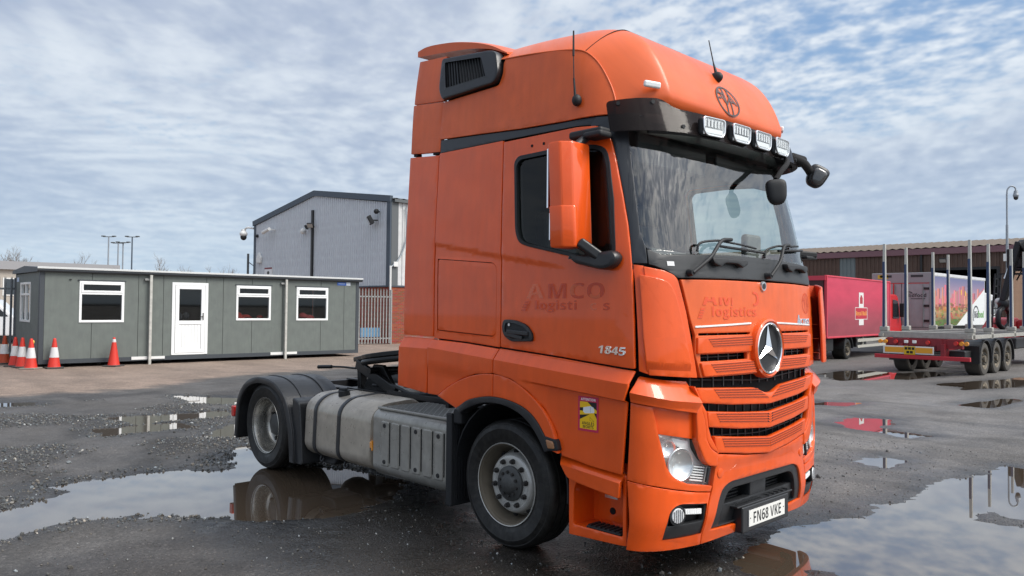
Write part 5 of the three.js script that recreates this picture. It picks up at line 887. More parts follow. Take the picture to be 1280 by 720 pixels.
// ================================================================ left: cabin, cones, fence, warehouse
const B = {
  grey: std(C(.148, .170, .155), .62, 0, { map: grime }), greyDk: std(C(.045, .053, .062), .5), white: M.upvc,
  winGlass: phy(C(.62, .68, .70), .02, { transmission: 1, thickness: 0, ior: 1.5, side: THREE.DoubleSide }),
  clad: std(C(.64, .68, .71), .5, .0, { map: grime }), cladWhite: std(C(.66, .67, .66), .5, 0, { map: grime }), trim: std(C(.055, .075, .10), .5), trimGrey: std(C(.10, .11, .115), .6),
  galv: std(C(.40, .42, .44), .55, .3, { map: blotch }), black: std(C(.015, .015, .016), .5), whiteBox: std(C(.72, .72, .70), .5), pipe: std(C(.30, .33, .36), .5, .3),
};
{ // site cabin
  const t = thing('site_cabin', 'long grey site cabin with white windows, a white door and two white posts', 'cabin', null, [-20.07, 0, -.29], 1.5325);
  const z0 = -3.35, panel4 = (a, b, holes) => { let R = [[a, b, .24, 2.66]]; for (const h of holes) { const out = []; for (const r of R) { if (h[1] <= r[0] || h[0] >= r[1] || h[3] <= r[2] || h[2] >= r[3]) { out.push(r); continue; } const x0 = Math.max(r[0], h[0]), x1 = Math.min(r[1], h[1]); if (x0 > r[0]) out.push([r[0], x0, r[2], r[3]]); if (x1 < r[1]) out.push([x1, r[1], r[2], r[3]]); if (h[2] > r[2]) out.push([x0, x1, r[2], h[2]]); if (h[3] < r[3]) out.push([x0, x1, h[3], r[3]]); } R = out; } return R.map(r => bx(r[0], r[1], r[2], r[3], -.06, 0)); };
  const wins = [[.98, 2.16, 1.26, 2.44], [5.50, 6.67, 1.30, 2.43], [7.58, 8.77, 1.29, 2.43]], doorR = [3.51, 4.60, .255, 2.47];
  const cuts = [.12, 1.31, 2.55, 3.26, 4.55, 5.08, 6.03, 7.08, 8.5, 9.40, 9.88];
  for (let i = 0; i + 1 < cuts.length; i++) part(t, 'wall_panel', panel4(cuts[i] + .006, cuts[i + 1] - .006, [...wins, doorR]), B.grey);
  part(t, 'corner_post', bx(0, .12, .12, 2.68, -.12, .012, .008), B.greyDk); part(t, 'corner_post', bx(9.88, 10, .12, 2.68, -.12, .012, .008), B.greyDk);
  part(t, 'base_frame', [bx(0, 10, .12, .24, -.10, .010), bx(0, 10, .12, .22, z0, z0 + .1), bx(0, .1, .12, .22, z0 + .1, -.1), bx(9.9, 10, .12, .22, z0 + .1, -.1), bx(.1, 9.9, .18, .23, z0 + .1, -.1)], B.greyDk);
  part(t, 'panel_backing', [...panel4(.12, 9.88, [...wins, doorR]).map(g => g.translate(0, 0, -.03).scale(1, 1, .98))], B.greyDk);
  part(t, 'back_wall', bx(.1, 9.9, .24, 2.66, z0, z0 + .06), B.grey); 
  const ew = [-2.55, -1.15, 1.25, 2.40];   // end wall with its window
  for (const [a, b] of [[-3.33, -2.3], [-2.294, -1.2], [-1.194, -.12]]) { const L = []; for (const [z1, z2, y1, y2] of (() => { const A = Math.max(a, ew[0]), Bq = Math.min(b, ew[1]); if (A >= Bq) return [[a, b, .24, 2.66]]; const o = [[A, Bq, .24, ew[2]], [A, Bq, ew[3], 2.66]]; if (A > a) o.push([a, A, .24, 2.66]); if (Bq < b) o.push([Bq, b, .24, 2.66]); return o; })()) L.push(bx(.0, .06, y1, y2, z1, z2)); part(t, 'wall_panel', L, B.grey); }
  part(t, 'end_wall', bx(9.94, 10, .24, 2.66, z0 + .02, -.12), B.grey); part(t, 'corner_post', bx(-.005, .12, .12, 2.68, z0 - .01, z0 + .12), B.greyDk);
  const shape = [[.10, 2.665], [.13, 2.70], [.13, 2.775], [z0 / 2, 2.87], [z0 - .12, 2.775], [z0 - .12, 2.68]];
  const rg = extr(shape.map(p => [-p[0], p[1]]).reverse(), 10.16); rg.rotateY(Math.PI / 2); rg.translate(-.08, 0, 0); part(t, 'roof', rg, B.greyDk);
  part(t, 'roof_edge', bx(-.085, 10.085, 2.745, 2.80, .125, .155, .004), std(C(.62, .63, .62), .4, .2));
  const window_ = (r, name = 'window') => {
    const [x0, x1, y0, y1] = r, f = .065, ty = lerp(y0, y1, .70), w = part(t, name, [bx(x0, x1, y0, y0 + f, -.07, .02, .006), bx(x0, x1, y1 - f, y1, -.07, .02, .006), bx(x0, x0 + f, y0 + f, y1 - f, -.07, .018, .006), bx(x1 - f, x1, y0 + f, y1 - f, -.07, .018, .006), bx(x0 + f, x1 - f, ty - .03, ty + .03, -.07, .022, .006)], B.white);
    part(w, 'casement', [bx(x0 + f - .02, x1 - f + .02, ty + .03, ty + .085, -.03, .034, .004), bx(x0 + f - .02, x1 - f + .02, y1 - f - .035, y1 - f + .02, -.03, .034, .004), bx(x0 + f - .02, x0 + f + .035, ty + .085, y1 - f - .035, -.03, .032), bx(x1 - f - .035, x1 - f + .02, ty + .085, y1 - f - .035, -.03, .032)], B.white);
    part(w, 'pane', new THREE.PlaneGeometry(x1 - x0 - 2 * f, ty - .03 - y0 - f).translate((x0 + x1) / 2, (ty - .03 + y0 + f) / 2, -.02), B.winGlass); part(w, 'pane', new THREE.PlaneGeometry(x1 - x0 - 2 * f, y1 - f - ty - .03).translate((x0 + x1) / 2, (y1 - f + ty + .03) / 2, -.01), B.winGlass);
    part(w, 'drip_strip', bx(x0 - .04, x1 + .04, y1 + .004, y1 + .03, 0, .03), B.greyDk);
  };
  wins.forEach(r => window_(r));
  const w = part(t, 'window', [bx(-.02, .07, 1.25, 1.31, -2.55, -1.15), bx(-.02, .07, 2.34, 2.40, -2.55, -1.15), bx(-.02, .07, 1.31, 2.34, -2.55, -2.48), bx(-.02, .07, 1.31, 2.34, -1.22, -1.15), bx(-.02, .07, 2.02, 2.08, -2.48, -1.22), bx(-.02, .06, 1.31, 2.34, -1.86, -1.81)], B.white);
  part(w, 'pane', new THREE.PlaneGeometry(1.26, 1.03).rotateY(-Math.PI / 2).translate(.02, 1.825, -1.85), B.winGlass);
  const d = part(t, 'door', [bx(3.51, 3.60, .26, 2.47, -.07, .02, .006), bx(4.51, 4.60, .26, 2.47, -.07, .02, .006), bx(3.60, 4.51, 2.38, 2.47, -.07, .02, .006), bx(3.60, 4.51, .26, .31, -.07, .02)], B.white);
  part(d, 'door_leaf', [bx(3.61, 3.72, .315, 2.375, -.05, .03, .006), bx(4.39, 4.50, .315, 2.375, -.05, .03, .006), bx(3.72, 4.39, 2.27, 2.375, -.05, .03, .006), bx(3.72, 4.39, 1.19, 1.30, -.05, .03, .006), bx(3.72, 4.39, .315, .42, -.05, .03, .006), ...Array.from({ length: 7 }, (_, i) => bx(3.72 + i * .0957, 3.72 + (i + 1) * .0957 - .006, .42, 1.19, -.02, .010))], B.white);
  part(d, 'pane', new THREE.PlaneGeometry(.67, .97).translate(4.055, 1.785, -.005), B.winGlass);
  part(d, 'handle', [bx(4.43, 4.46, 1.32, 1.54, .03, .042), beam([4.445, 1.43, .06], [4.33, 1.43, .06], .02, .02)], B.black);
  for (const x of [2.865, 7.16]) { const p = part(t, 'support_post', bx(x - .036, x + .036, .0, 2.66, .075, .147, .006), std(C(.66, .67, .66), .5, .1, { map: blotch })); part(p, 'foot_bracket', [bx(x - .48, x - .04, .155, .245, .014, .03), bx(x + .04, x + .46, .16, .24, .014, .03)], B.whiteBox); part(p, 'top_bracket', bx(x - .16, x + .06, 2.50, 2.56, .013, .08), B.galv); }
  const s = canvasTex(256, 64, (x, w2, h) => { x.fillStyle = '#dfe6f2'; x.fillRect(0, 0, w2, h); x.fillStyle = '#2f5fb8'; x.fillRect(0, 0, 176, h); x.fillStyle = '#bcd0ee'; x.fillRect(22, 24, 130, 14); });
  part(t, 'cabin_plate', [new THREE.PlaneGeometry(.52, .11).translate(9.385, 2.58, .004)], std(C(.9, .9, .9), .5, 0, { map: s })); part(t, 'cabin_plate', new THREE.PlaneGeometry(.34, .13).rotateY(-Math.PI / 2).translate(-.006, 2.5, -3.0), std(C(.5, .6, .75), .5));
  part(t, 'cable_box', bx(.72, .78, 2.46, 2.48, 0, .03), B.black);
  // what shows through the glass
  part(t, 'table', [bx(5.2, 9.2, .98, 1.02, -1.3, -.4), bx(5.3, 5.36, .24, .98, -1.2, -1.14), bx(9.1, 9.16, .24, .98, -1.2, -1.14)], std(C(.25, .18, .12), .7));
  const R = mulberry(8), heap = (x0, x1, n, y) => join(Array.from({ length: n }, () => ball(lerp(x0, x1, R()), y + .12 * R(), -.45 - .3 * R(), .10 + .12 * R(), .06 + .10 * R(), .12, 8)));
  part(t, 'heaped_cloth', heap(5.65, 6.55, 10, 1.32), std(C(.42, .03, .02), .9)); part(t, 'heaped_cloth', heap(7.95, 8.35, 5, 1.34), std(C(.30, .03, .03), .9)); part(t, 'heaped_cloth', heap(3.75, 4.3, 5, 1.32), std(C(.03, .03, .035), .9));
  part(t, 'inner_board', [bx(.2, 9.8, 1.0, 2.6, z0 + .06, z0 + .08)], std(C(.16, .12, .09), .8)); part(t, 'desk', bx(3.2, 4.6, 1.0, 1.28, -1.0, -.5), std(C(.08, .07, .06), .8));
}
{ // traffic cones
  const red = std(C(.66, .035, .018), .5, 0, { map: grime }), dull = std(C(.50, .070, .018), .6, 0, { map: blotch }), wht = std(C(.70, .70, .69), .45, 0, { map: grime }), base = std(C(.05, .045, .042), .8);
  const rr = y => lerp(.155, .036, (y - .05) / .78);
  const S = [[-22.37, .04, 1, 1, 'dull red and white traffic cone with a long skirt, farthest left by the fence'], [-21.21, .01, 1, 0, 'red and white traffic cone second from left, in front of the cabin end wall'], [-20.63, -.04, 1, 0, 'red and white traffic cone third from left, half hidden by its right neighbour'], [-19.90, -.09, 1, 0, 'red and white traffic cone with a yellow tag, rightmost of the huddled four'], [-19.83, -.63, 1, 0, 'red and white traffic cone standing alone at the near corner of the cabin'], [-19.63, -2.09, 0, 0, 'plain red traffic cone without white sleeve in front of the cabin wall']];
  S.forEach(([x, z, sleeve, du, label], i) => {
    const t = thing('traffic_cone', label, 'traffic cone', 'traffic cones by the site cabin', [x, 0, z], i * .7 + .3), m = du ? dull : red;
    part(t, 'base', new RoundedBoxGeometry(.42, .05, .42, 2, .02).translate(0, .03, 0), i === 3 ? std(C(.22, .19, .16), .8) : base);
    part(t, 'cone_body', lathe([[.165, .052], [.155, .07], [rr(.30), .30], [rr(.56), .56], [.040, .80], [.030, .835], [0, .84]], 28), m);
    if (sleeve) part(t, 'sleeve', lathe([[rr(.31) + .001, .31], [rr(.31) + .005, .315], [rr(.58) + .005, .58], [rr(.585), .587]], 28), wht);
    if (i === 3) part(t, 'tag', ball(.04, .74, .03, .03, .05, .03, 8), std(C(.7, .5, .1), .6)); if (i === 5) part(t, 'worn_patch', lathe([[rr(.70) + .002, .70], [rr(.79) + .002, .79]], 10), wht);
  });
}
function palisade(name, label, A, D, n, pitch, h, mat, w = .065) { // A start, D unit direction in x,z
  const t = thing(name, label, name === 'palisade_gate' ? 'gate' : 'fence', null, [A[0], 0, A[1]], Math.atan2(-D[1], D[0]));
  const g = extr([[-w / 2, .06], [w / 2, .06], [w / 2, h - .14], [w * .28, h], [0, h - .09], [-w * .28, h], [-w / 2, h - .14]], .006), p = g.attributes.position; for (let i = 0; i < p.count; i++) p.setZ(i, p.getZ(i) - .6 * Math.abs(p.getX(i)) + .03); g.computeVertexNormals();
  for (let i = 0; i < n; i++) part(t, 'pale', g, mat).position.set((i + .5) * pitch, 0, 0);
  const L = n * pitch; part(t, 'rail', bx(0, L, h - .42, h - .36, -.03, 0), mat); part(t, 'rail', bx(0, L, .26, .32, -.03, 0), mat); part(t, 'post', bx(-.08, 0, 0, h - .05, -.08, 0), mat); part(t, 'post', bx(L, L + .08, 0, h - .05, -.08, 0), mat);
}
palisade('palisade_fence', 'grey steel palisade fence running off to the left from the cabin', [-23.75, 3.2], [.03, -1], 22, .165, 2.62, std(C(.13, .145, .16), .5, .3));
palisade('palisade_gate', 'galvanised palisade gate between the cabin and the brick base of the warehouse', [-26.30, -14.35], [0, -1], 12, .168, 2.64, B.galv);
tag(part(scene, numbered('blue_board'), bx(-26.95, -26.92, .34, .78, -16.2, -15.1), std(C(.16, .36, .58), .5)), 'pale blue board leaning low behind the palisade gate', 'board');
tag(part(scene, numbered('red_barrier'), [bx(-28.6, -28.5, 1.45, 1.62, -15.6, -13.6), bx(-28.6, -28.5, 0, 1.45, -15.5, -15.4), bx(-28.6, -28.5, 0, 1.45, -13.8, -13.7)], M.red), 'red bar barrier in the yard behind the palisade gate', 'barrier');

// corrugated sheet in the x,y plane, facing +z
function corrugated(x0, x1, pitch, deep, bot, top, crest = .5) {
  const xs = []; for (let x = x0; x < x1 - 1e-6; x += pitch) { const q = pitch; xs.push([x, 0], [x + q * (.5 - crest / 2) * .9, 0], [x + q * (.5 - crest / 2) * 1.1 + .01, deep], [x + q * (.5 + crest / 2) * .95, deep], [x + q * (.5 + crest / 2) * 1.02 + .01, 0]); } xs.push([x1, 0]);
  const pos = [], P = xs.filter(p => p[0] <= x1); for (let i = 0; i + 1 < P.length; i++) { const [a, da] = P[i], [b, db] = P[i + 1]; if (b - a < 1e-5) continue; const y0 = bot(a), y1 = bot(b), y2 = top(b), y3 = top(a); pos.push(a, y0, da, b, y1, db, b, y2, db, a, y0, da, b, y2, db, a, y3, da); }
  const g = new THREE.BufferGeometry(); g.setAttribute('position', new THREE.Float32BufferAttribute(pos, 3)); g.computeVertexNormals(); return metreUV(g);
}
const brickTex = canvasTex(512, 512, (x, w, h) => { x.fillStyle = '#8a7c70'; x.fillRect(0, 0, w, h); const R = mulberry(4), cw = 512 / 8, ch = 512 / 24; for (let j = 0; j < 24; j++) for (let i = -1; i < 9; i++) { const k = R(); x.fillStyle = `rgb(${150 + 40 * k | 0},${62 + 30 * R() | 0},${42 + 22 * R() | 0})`; x.fillRect(i * cw + (j % 2) * cw / 2 + 2, j * ch + 2, cw - 4, ch - 4); } }); brickTex.wrapS = brickTex.wrapT = THREE.RepeatWrapping; brickTex.repeat.set(1 / 1.8, 1 / 1.8);
const brickMat = std(C(.62, .60, .58), .85, 0, { map: brickTex });
const hip = (x0, x1, ye0, ye1, yr) => x => x < (x0 + x1) / 2 ? lerp(ye0, yr, (x - x0) / ((x1 - x0) / 2)) : lerp(yr, ye1, (x - (x0 + x1) / 2) / ((x1 - x0) / 2));
{ // warehouse with grey gable
  const t = thing('warehouse', 'grey corrugated warehouse with a gable end, dark trim and brick base behind the cabin', 'warehouse');
  const x0 = -40.8, x1 = -26.6, z = -16.5, top = hip(x0, x1, 6.85, 7.02, 8.02);
  part(t, 'gable_cladding', corrugated(x0 + .15, x1 - .22, .2, .035, () => 2.80, x => top(x) - .22).translate(0, 0, z), B.clad);
  part(t, 'side_cladding', corrugated(0, 26, .26, .04, () => 2.82, () => 6.9).rotateY(Math.PI / 2).translate(x1, 0, z - .35 - 0), B.cladWhite);
  part(t, 'corner_flashing', bx(x1 - .24, x1 + .05, 2.78, 7.0, z - .02, z + .06), B.trim); part(t, 'corner_flashing', bx(x0 - .05, x0 + .2, 2.0, 6.85, z - .02, z + .06), B.trim); part(t, 'corner_flashing', bx(x1 - .02, x1 + .06, 2.80, 6.95, z - .42, z - .02), B.trimGrey);
  part(t, 'verge', [beam([x0 - .15, 6.78, z + .03], [(x0 + x1) / 2, 7.95, z + .03], .16, .30), beam([(x0 + x1) / 2, 7.95, z + .031], [x1 + .08, 6.98, z + .031], .16, .30)], B.trim);
  const rg = corrugated(0, 26, .26, .04, () => 0, () => 7.2), pitch = (xa, ya, xb, yb, zz) => { const g = new THREE.BufferGeometry(), n = 120, pos = []; for (let i = 0; i < n; i++) { const a = -26 * i / n, b = -26 * (i + 1) / n, ha = i % 2 ? .05 : 0, hb = i % 2 ? 0 : .05; pos.push(xa, ya + ha, zz + a, xb, yb + ha, zz + a, xb, yb + hb, zz + b, xa, ya + ha, zz + a, xb, yb + hb, zz + b, xa, ya + hb, zz + b); } g.setAttribute('position', new THREE.Float32BufferAttribute(pos, 3)); g.computeVertexNormals(); return metreUV(g); };
  part(t, 'roof', [pitch(x0 - .1, 6.86, (x0 + x1) / 2, 8.06, z), pitch(x1 + .2, 6.98, (x0 + x1) / 2, 8.06, z)], B.trimGrey);
  part(t, 'gutter', bx(x1 + .02, x1 + .2, 6.84, 6.98, z - 26, z - .1), B.trimGrey);
  part(t, 'brick_base', [bx(x0, x1, 0, 2.80, z - .3, z - .03), bx(x1 - .3, x1, 0, 2.80, z - 26, z - .3), bx(x1 - .3, x1 - .0, 0, 2.8, z - .3, z - .03)].slice(0, 2), brickMat); part(t, 'drip_flashing', [bx(x0, x1 + .03, 2.74, 2.81, z - .02, z + .05), bx(x1 - .01, x1 + .05, 2.745, 2.815, z - 26, z - .03)], B.trim);
  part(t, 'side_wall', bx(x0, x0 + .2, 0, 6.8, z - 26, z - .3), B.clad); part(t, 'back_wall', bx(x0, x1, 0, 6.8, z - 26.2, z - 26), B.clad);
  part(t, 'cable_trunking', bx(-33.86, -33.70, 2.9, 7.02, z + .04, z + .14), B.black);
  part(t, 'conduit', hose([[x1 + .12, 6.6, -17.3], [x1 + .12, 5.2, -17.35], [x1 + .12, 4.4, -17.1], [x1 + .12, 3.9, -16.75], [x1 + .1, 3.7, -16.5]], .035, 30), B.pipe); part(t, 'conduit', rod([x1 + .1, 3.75, -16.46], [x1 + .1, .2, -16.46], .05), B.whiteBox); part(t, 'junction_box', bx(x1 + .03, x1 + .16, 3.72, 3.95, -16.85, -16.62), B.whiteBox);
  part(t, 'flue', rod([-41.9, 3.0, -16.6], [-41.9, 5.0, -16.6], .07), B.trimGrey); part(t, 'flue_stay', beam([-41.9, 4.5, -16.6], [-40.8, 4.1, -16.6], .04, .04), B.trimGrey);
  part(t, 'lean_to_roof', extr([[-42.6, 2.9], [-40.8, 2.9], [-40.8, 4.0]], 3).translate(0, 0, -19.6), std(C(.16, .05, .035), .8));
}
function floodlight(name, label, p, ry, s = 1) { const t = thing(name, label, 'floodlight', null, p, ry); part(t, 'lamp_housing', new RoundedBoxGeometry(.5 * s, .34 * s, .16 * s, 2, .03).rotateX(.5).translate(0, 0, .3 * s), B.black); part(t, 'lamp_glass', new THREE.PlaneGeometry(.42 * s, .27 * s).rotateX(.5).translate(0, -.04 * s, .385 * s), phy(C(.35, .33, .30), .1, { clearcoat: 1 })); part(t, 'bracket', beam([0, 0, 0], [0, 0, .25 * s], .06, .06), B.black); }
floodlight('wall_floodlight', 'black floodlight tilted down beside the right corner of the grey gable', [-27.55, 6.0, -16.42], -.5, 1.25); floodlight('wall_floodlight', 'small black floodlight halfway up the black trunking on the grey gable', [-33.62, 6.15, -16.34], .5, .8); floodlight('wall_floodlight', 'black floodlight on the left of the black trunking on the gable', [-34.0, 6.1, -16.4], -.7, .7);
{ const t = thing('security_camera', 'black round camera above the floodlight at the right corner of the gable', 'camera', null, [-27.45, 6.42, -16.35]); part(t, 'camera_head', ball(0, 0, .1, .13, .13, .13), B.black); part(t, 'bracket', beam([0, 0, -.1], [0, 0, .05], .05, .05), B.black); }
{ const t = thing('security_camera', 'white bullet camera on the left half of the grey gable', 'camera', null, [-38.5, 6.2, -16.4]); part(t, 'camera_head', rod([.45, .05, .35], [-.45, -.1, .3], .10, .11), B.whiteBox); part(t, 'bracket', beam([.35, .03, -.05], [.35, .03, .3], .08, .08), B.whiteBox); }
{ const t = thing('security_camera', 'dome camera hung from a white arm at the left corner of the gable', 'camera', null, [-40.9, 6.4, -16.5]); part(t, 'arm', hose([[0, .1, .05], [-.35, .15, .3], [-.6, .0, .4]], .06, 14), B.whiteBox); part(t, 'camera_head', [ball(-.62, -.22, .4, .24, .2, .24), rod([-.62, -.3, .4], [-.62, .05, .4], .2, .14)], B.whiteBox); part(t, 'camera_dome', ball(-.62, -.42, .4, .19, .2, .19), B.black); }
{ const t = thing('security_camera', 'small white camera just left of the black trunking on the gable', 'camera', null, [-34.65, 5.92, -16.42]); part(t, 'camera_head', ball(0, 0, .12, .14, .16, .14), B.whiteBox); part(t, 'bracket', beam([0, .1, -.1], [0, .05, .1], .06, .06), B.whiteBox); }
tag(part(scene, numbered('alarm_box'), extr([[-.22, 0], [.22, 0], [.28, .3], [.0, .62], [-.28, .3]], .14, { bev: .02 }).translate(-39.95, 4.35, -16.45), B.whiteBox), 'white alarm box low on the left of the grey gable', 'alarm box');
{ const s = canvasTex(256, 128, (x, w, h) => { x.fillStyle = '#e9e9ea'; x.fillRect(0, 0, w, h); x.fillStyle = '#7c2a34'; x.fillRect(0, 0, w, 22); x.fillStyle = '#333'; x.beginPath(); x.ellipse(128, 70, 42, 22, 0, 0, 7); x.fill(); x.fillRect(60, 104, 136, 8); }); const t = thing('wall_sign', 'white notice with a dark red top edge low on the grey gable', 'sign', null, [-38.85, 3.75, -16.44]); part(t, 'board', bx(-.48, .48, -.3, .3, -.02, .02), B.whiteBox); part(t, 'print', new THREE.PlaneGeometry(.94, .58).translate(0, 0, .024), std(C(.9, .9, .9), .5, 0, { map: s })); }
tag(part(scene, numbered('vent_cap'), rod([-40.35, 6.0, -16.46], [-40.35, 6.0, -16.3], .1, .08), B.black), 'small black vent cap near the left edge of the gable', 'vent');
// far masts, trees, cars, building
{ const P = [[-114.4, -30.2, 11.3, 'tallest left floodlight mast above the cabin roof'], [-113.5, -31.2, 10.4, 'slim floodlight mast second from left above the cabin roof'], [-113.2, -31.75, 10.5, 'slim floodlight mast third from left above the cabin roof'], [-112.1, -32.6, 11.3, 'dark floodlight mast on the right of the four above the cabin']]; P.forEach(([x, z, h, l], i) => { const t = thing('floodlight_mast', l, 'lamp post', 'floodlight masts far behind the cabin', [x, 0, z]); part(t, 'pole', rod([0, 0, 0], [0, h, 0], .12, .09), i === 3 ? B.trim : B.pipe); part(t, 'lamp_head', [beam([-.5, h, .55], [.5, h, -.55], .1, .1), new RoundedBoxGeometry(.5, .16, .35, 1, .04).rotateY(.8).translate(-.5, h + .08, .55), new RoundedBoxGeometry(.5, .16, .35, 1, .04).rotateY(.8).translate(.5, h + .08, -.55)], B.trimGrey); }); }
{
  const bark = std(C(.13, .105, .085), .9), twig = std(C(.20, .165, .14), .9);
  const T = [[-88, -13.6, 8.6, 'tall bare tree beyond the fence at the left edge'], [-92, -11.5, 7.4, 'bare tree with thin twigs behind the fence, far left'], [-89.4, -20.2, 7.2, 'small bare tree just left of the tall floodlight masts'], [-90, -27.5, 7.7, 'bare tree right of the floodlight masts above the cabin roof'], [-86.9, -30.6, 7.1, 'low bare tree above the cabin roof, second from the warehouse'], [-84.9, -33.6, 7.0, 'low bare tree above the cabin roof nearest the warehouse']];
  T.forEach(([x, z, h, l], k) => {
    const R = mulberry(300 + k), tr = [], tw = [], grow = (p, d, len, r, dep) => { const q = p.clone().addScaledVector(d, len); (dep < 3 ? tr : tw).push(rod(p.toArray(), q.toArray(), r, r * .62, dep < 2 ? 7 : 4)); if (dep > 5) return; const n = dep < 1 ? 4 : 2 + (R() < .6 ? 1 : 0); for (let i = 0; i < n; i++) { const e = d.clone().add(V((R() - .5) * 1.25, (R() - .25) * .7, (R() - .5) * 1.25)).normalize(); grow(q.clone().addScaledVector(d, -len * .25 * R()), e, len * (.62 + .22 * R()), r * .58, dep + 1); } };
    grow(V(0, 0, 0), V(0, 1, 0), h * .30, h * .018, 0);
    const t = thing('bare_tree', l, 'tree', 'bare trees on the horizon', [x, 0, z]); part(t, 'trunk', tr, bark); part(t, 'crown', tw, twig);
  });
}
function vehicleShape(t, prof, w, body, glassMat, wheels, glassPts) { part(t, 'body', extr(prof, w, { bev: .06, r: .12 }).translate(0, 0, -w / 2), body); for (const g of glassPts) part(t, 'window', extr(g, w + .02, { r: .05 }).translate(0, 0, -w / 2 - .01), glassMat); for (const x of wheels) for (const z of [-w / 2 + .02, w / 2 - .2]) part(t, 'wheel', rod([x, .32, z], [x, .32, z + .18], .32, .32, 20), M.rubber); }
{ const gl = phy(C(.02, .025, .03), .05, { clearcoat: 1 });
  const a = thing('parked_van', 'white van parked beyond the palisade fence at the left edge', 'van', null, [-37, 0, -1.35], 1.2); vehicleShape(a, [[-2.4, .35], [2.4, .35], [2.5, .9], [2.0, 1.15], [1.2, 1.95], [-2.4, 1.95]], 1.9, phy(C(.72, .73, .74), .3, { clearcoat: .8 }), gl, [-1.6, 1.6], [[[.3, 1.2], [1.75, 1.2], [1.15, 1.8], [.3, 1.8]]]);
  const b = thing('parked_car', 'dark hatchback parked beyond the palisade fence, far left', 'car', null, [-33.5, 0, 1.0], 1.45); vehicleShape(b, [[-2.0, .3], [2.0, .3], [2.05, .75], [1.2, .92], [.5, 1.42], [-1.3, 1.42], [-2.0, .9]], 1.75, phy(C(.02, .022, .03), .25, { clearcoat: 1 }), gl, [-1.25, 1.25], [[[-1.2, .95], [.95, .95], [.42, 1.34], [-1.1, 1.34]]]); part(b, 'rear_lamp', bx(-2.04, -1.98, .7, .85, .5, .8), M.red);
  const o = thing('office_building', 'pale low building with square windows beyond the palisade fence', 'building', null, [-72, 0, -9], 1.50); part(o, 'wall', bx(-16, 9, 0, 4.6, -6, 0), std(C(.42, .38, .33), .8)); part(o, 'roof', bx(-16.3, 9.3, 4.6, 5.3, -6.3, .3), std(C(.30, .30, .31), .7)); for (let i = 0; i < 11; i++) { const w = part(o, 'window', bx(-15 + i * 2.2, -13.6 + i * 2.2, 2.4, 3.9, -.05, .04), B.whiteBox); part(w, 'pane', bx(-14.9 + i * 2.2, -13.7 + i * 2.2, 2.5, 3.8, .041, .05), gl); } }
// ================================================================ right: shed, lorries, timber trailer, camera pole
{ // brown shed
  const t = thing('industrial_shed', 'long brown corrugated shed with a pale roof and a dark doorway on the right', 'shed');
  const brown = std(C(.115, .068, .048), .55, .1, { map: grime }), x0 = -50, x1 = -7.4, z = -45, zi = z - 20, fascia = std(C(.20, .10, .115), .6), roofM = std(C(.17, .135, .108), .85, 0, { map: blotch });
  part(t, 'wall_cladding', [corrugated(x0, -17.05, .25, .04, () => 0, () => 5.2), corrugated(-16.05, -11.6, .25, .04, () => 0, () => 5.2), corrugated(-8.0, x1, .25, .04, () => 0, () => 5.2), corrugated(-11.6, -8.0, .25, .04, () => 4.4, () => 5.2)].map(g => g.translate(0, 0, z)), brown);
  part(t, 'rooflight_sheet', corrugated(-17.05, -16.05, .25, .04, () => 0, () => 5.2).translate(0, 0, z), std(C(.16, .19, .19), .5));
  part(t, 'end_cladding', corrugated(0, 20, .25, .04, () => 0, q => 5.3 + (q < 10 ? q : 20 - q) * .112).rotateY(Math.PI / 2).translate(x1, 0, z), std(C(.33, .20, .125), .6, 0, { map: grime }));
  part(t, 'gutter', bx(x0, x1 + .15, 5.2, 5.58, z - .05, z + .22, .03), fascia);
  part(t, 'verge', [beam([x1 + .06, 5.45, z], [x1 + .06, 6.6, z - 10], .14, .35), beam([x1 + .06, 6.6, z - 10], [x1 + .06, 5.45, zi], .14, .35)], fascia);
  const wave = (za, ya, zb, yb) => { const pos = [], n = 180; for (let i = 0; i < n; i++) { const a = lerp(x0, x1 + .1, i / n), b = lerp(x0, x1 + .1, (i + 1) / n), ha = i % 2 ? .07 : 0, hb = i % 2 ? 0 : .07; pos.push(a, ya + ha, za, b, ya + hb, za, b, yb + hb, zb, a, ya + ha, za, b, yb + hb, zb, a, yb + ha, zb); } const g = new THREE.BufferGeometry(); g.setAttribute('position', new THREE.Float32BufferAttribute(pos, 3)); g.computeVertexNormals(); return metreUV(g); };
  part(t, 'roof', [wave(z + .25, 5.58, z - 10, 6.72), wave(z - 10, 6.72, zi, 5.58)], roofM);
  part(t, 'doorway', [bx(-11.6, -11.45, 0, 4.4, z - .2, z + .06), bx(-8.15, -8.0, 0, 4.4, z - .2, z + .06), bx(-11.45, -8.15, 4.25, 4.4, z - .2, z + .06)], B.black); part(t, 'doorway_lining', [bx(-11.5, -8.1, 0, 4.3, z - 6, z - 5.9), bx(-11.6, -11.5, 0, 4.4, z - 6, z - .2), bx(-8.1, -8.0, 0, 4.4, z - 6, z - .2), bx(-11.6, -8, 4.4, 4.5, z - 6, z - .1)], M.gap);
  part(t, 'far_wall', [bx(x0, x1, 0, 5.4, zi - .1, zi), bx(x0 - .1, x0, 0, 5.4, zi, z)], brown);
  part(t, 'downpipe', rod([-12.1, 0, z + .12], [-12.1, 5.2, z + .12], .07), B.black);
}
floodlight('wall_floodlight', 'small floodlight under the eave of the brown shed above the lorries', [-10.85, 4.82, -44.95], 0, .8);
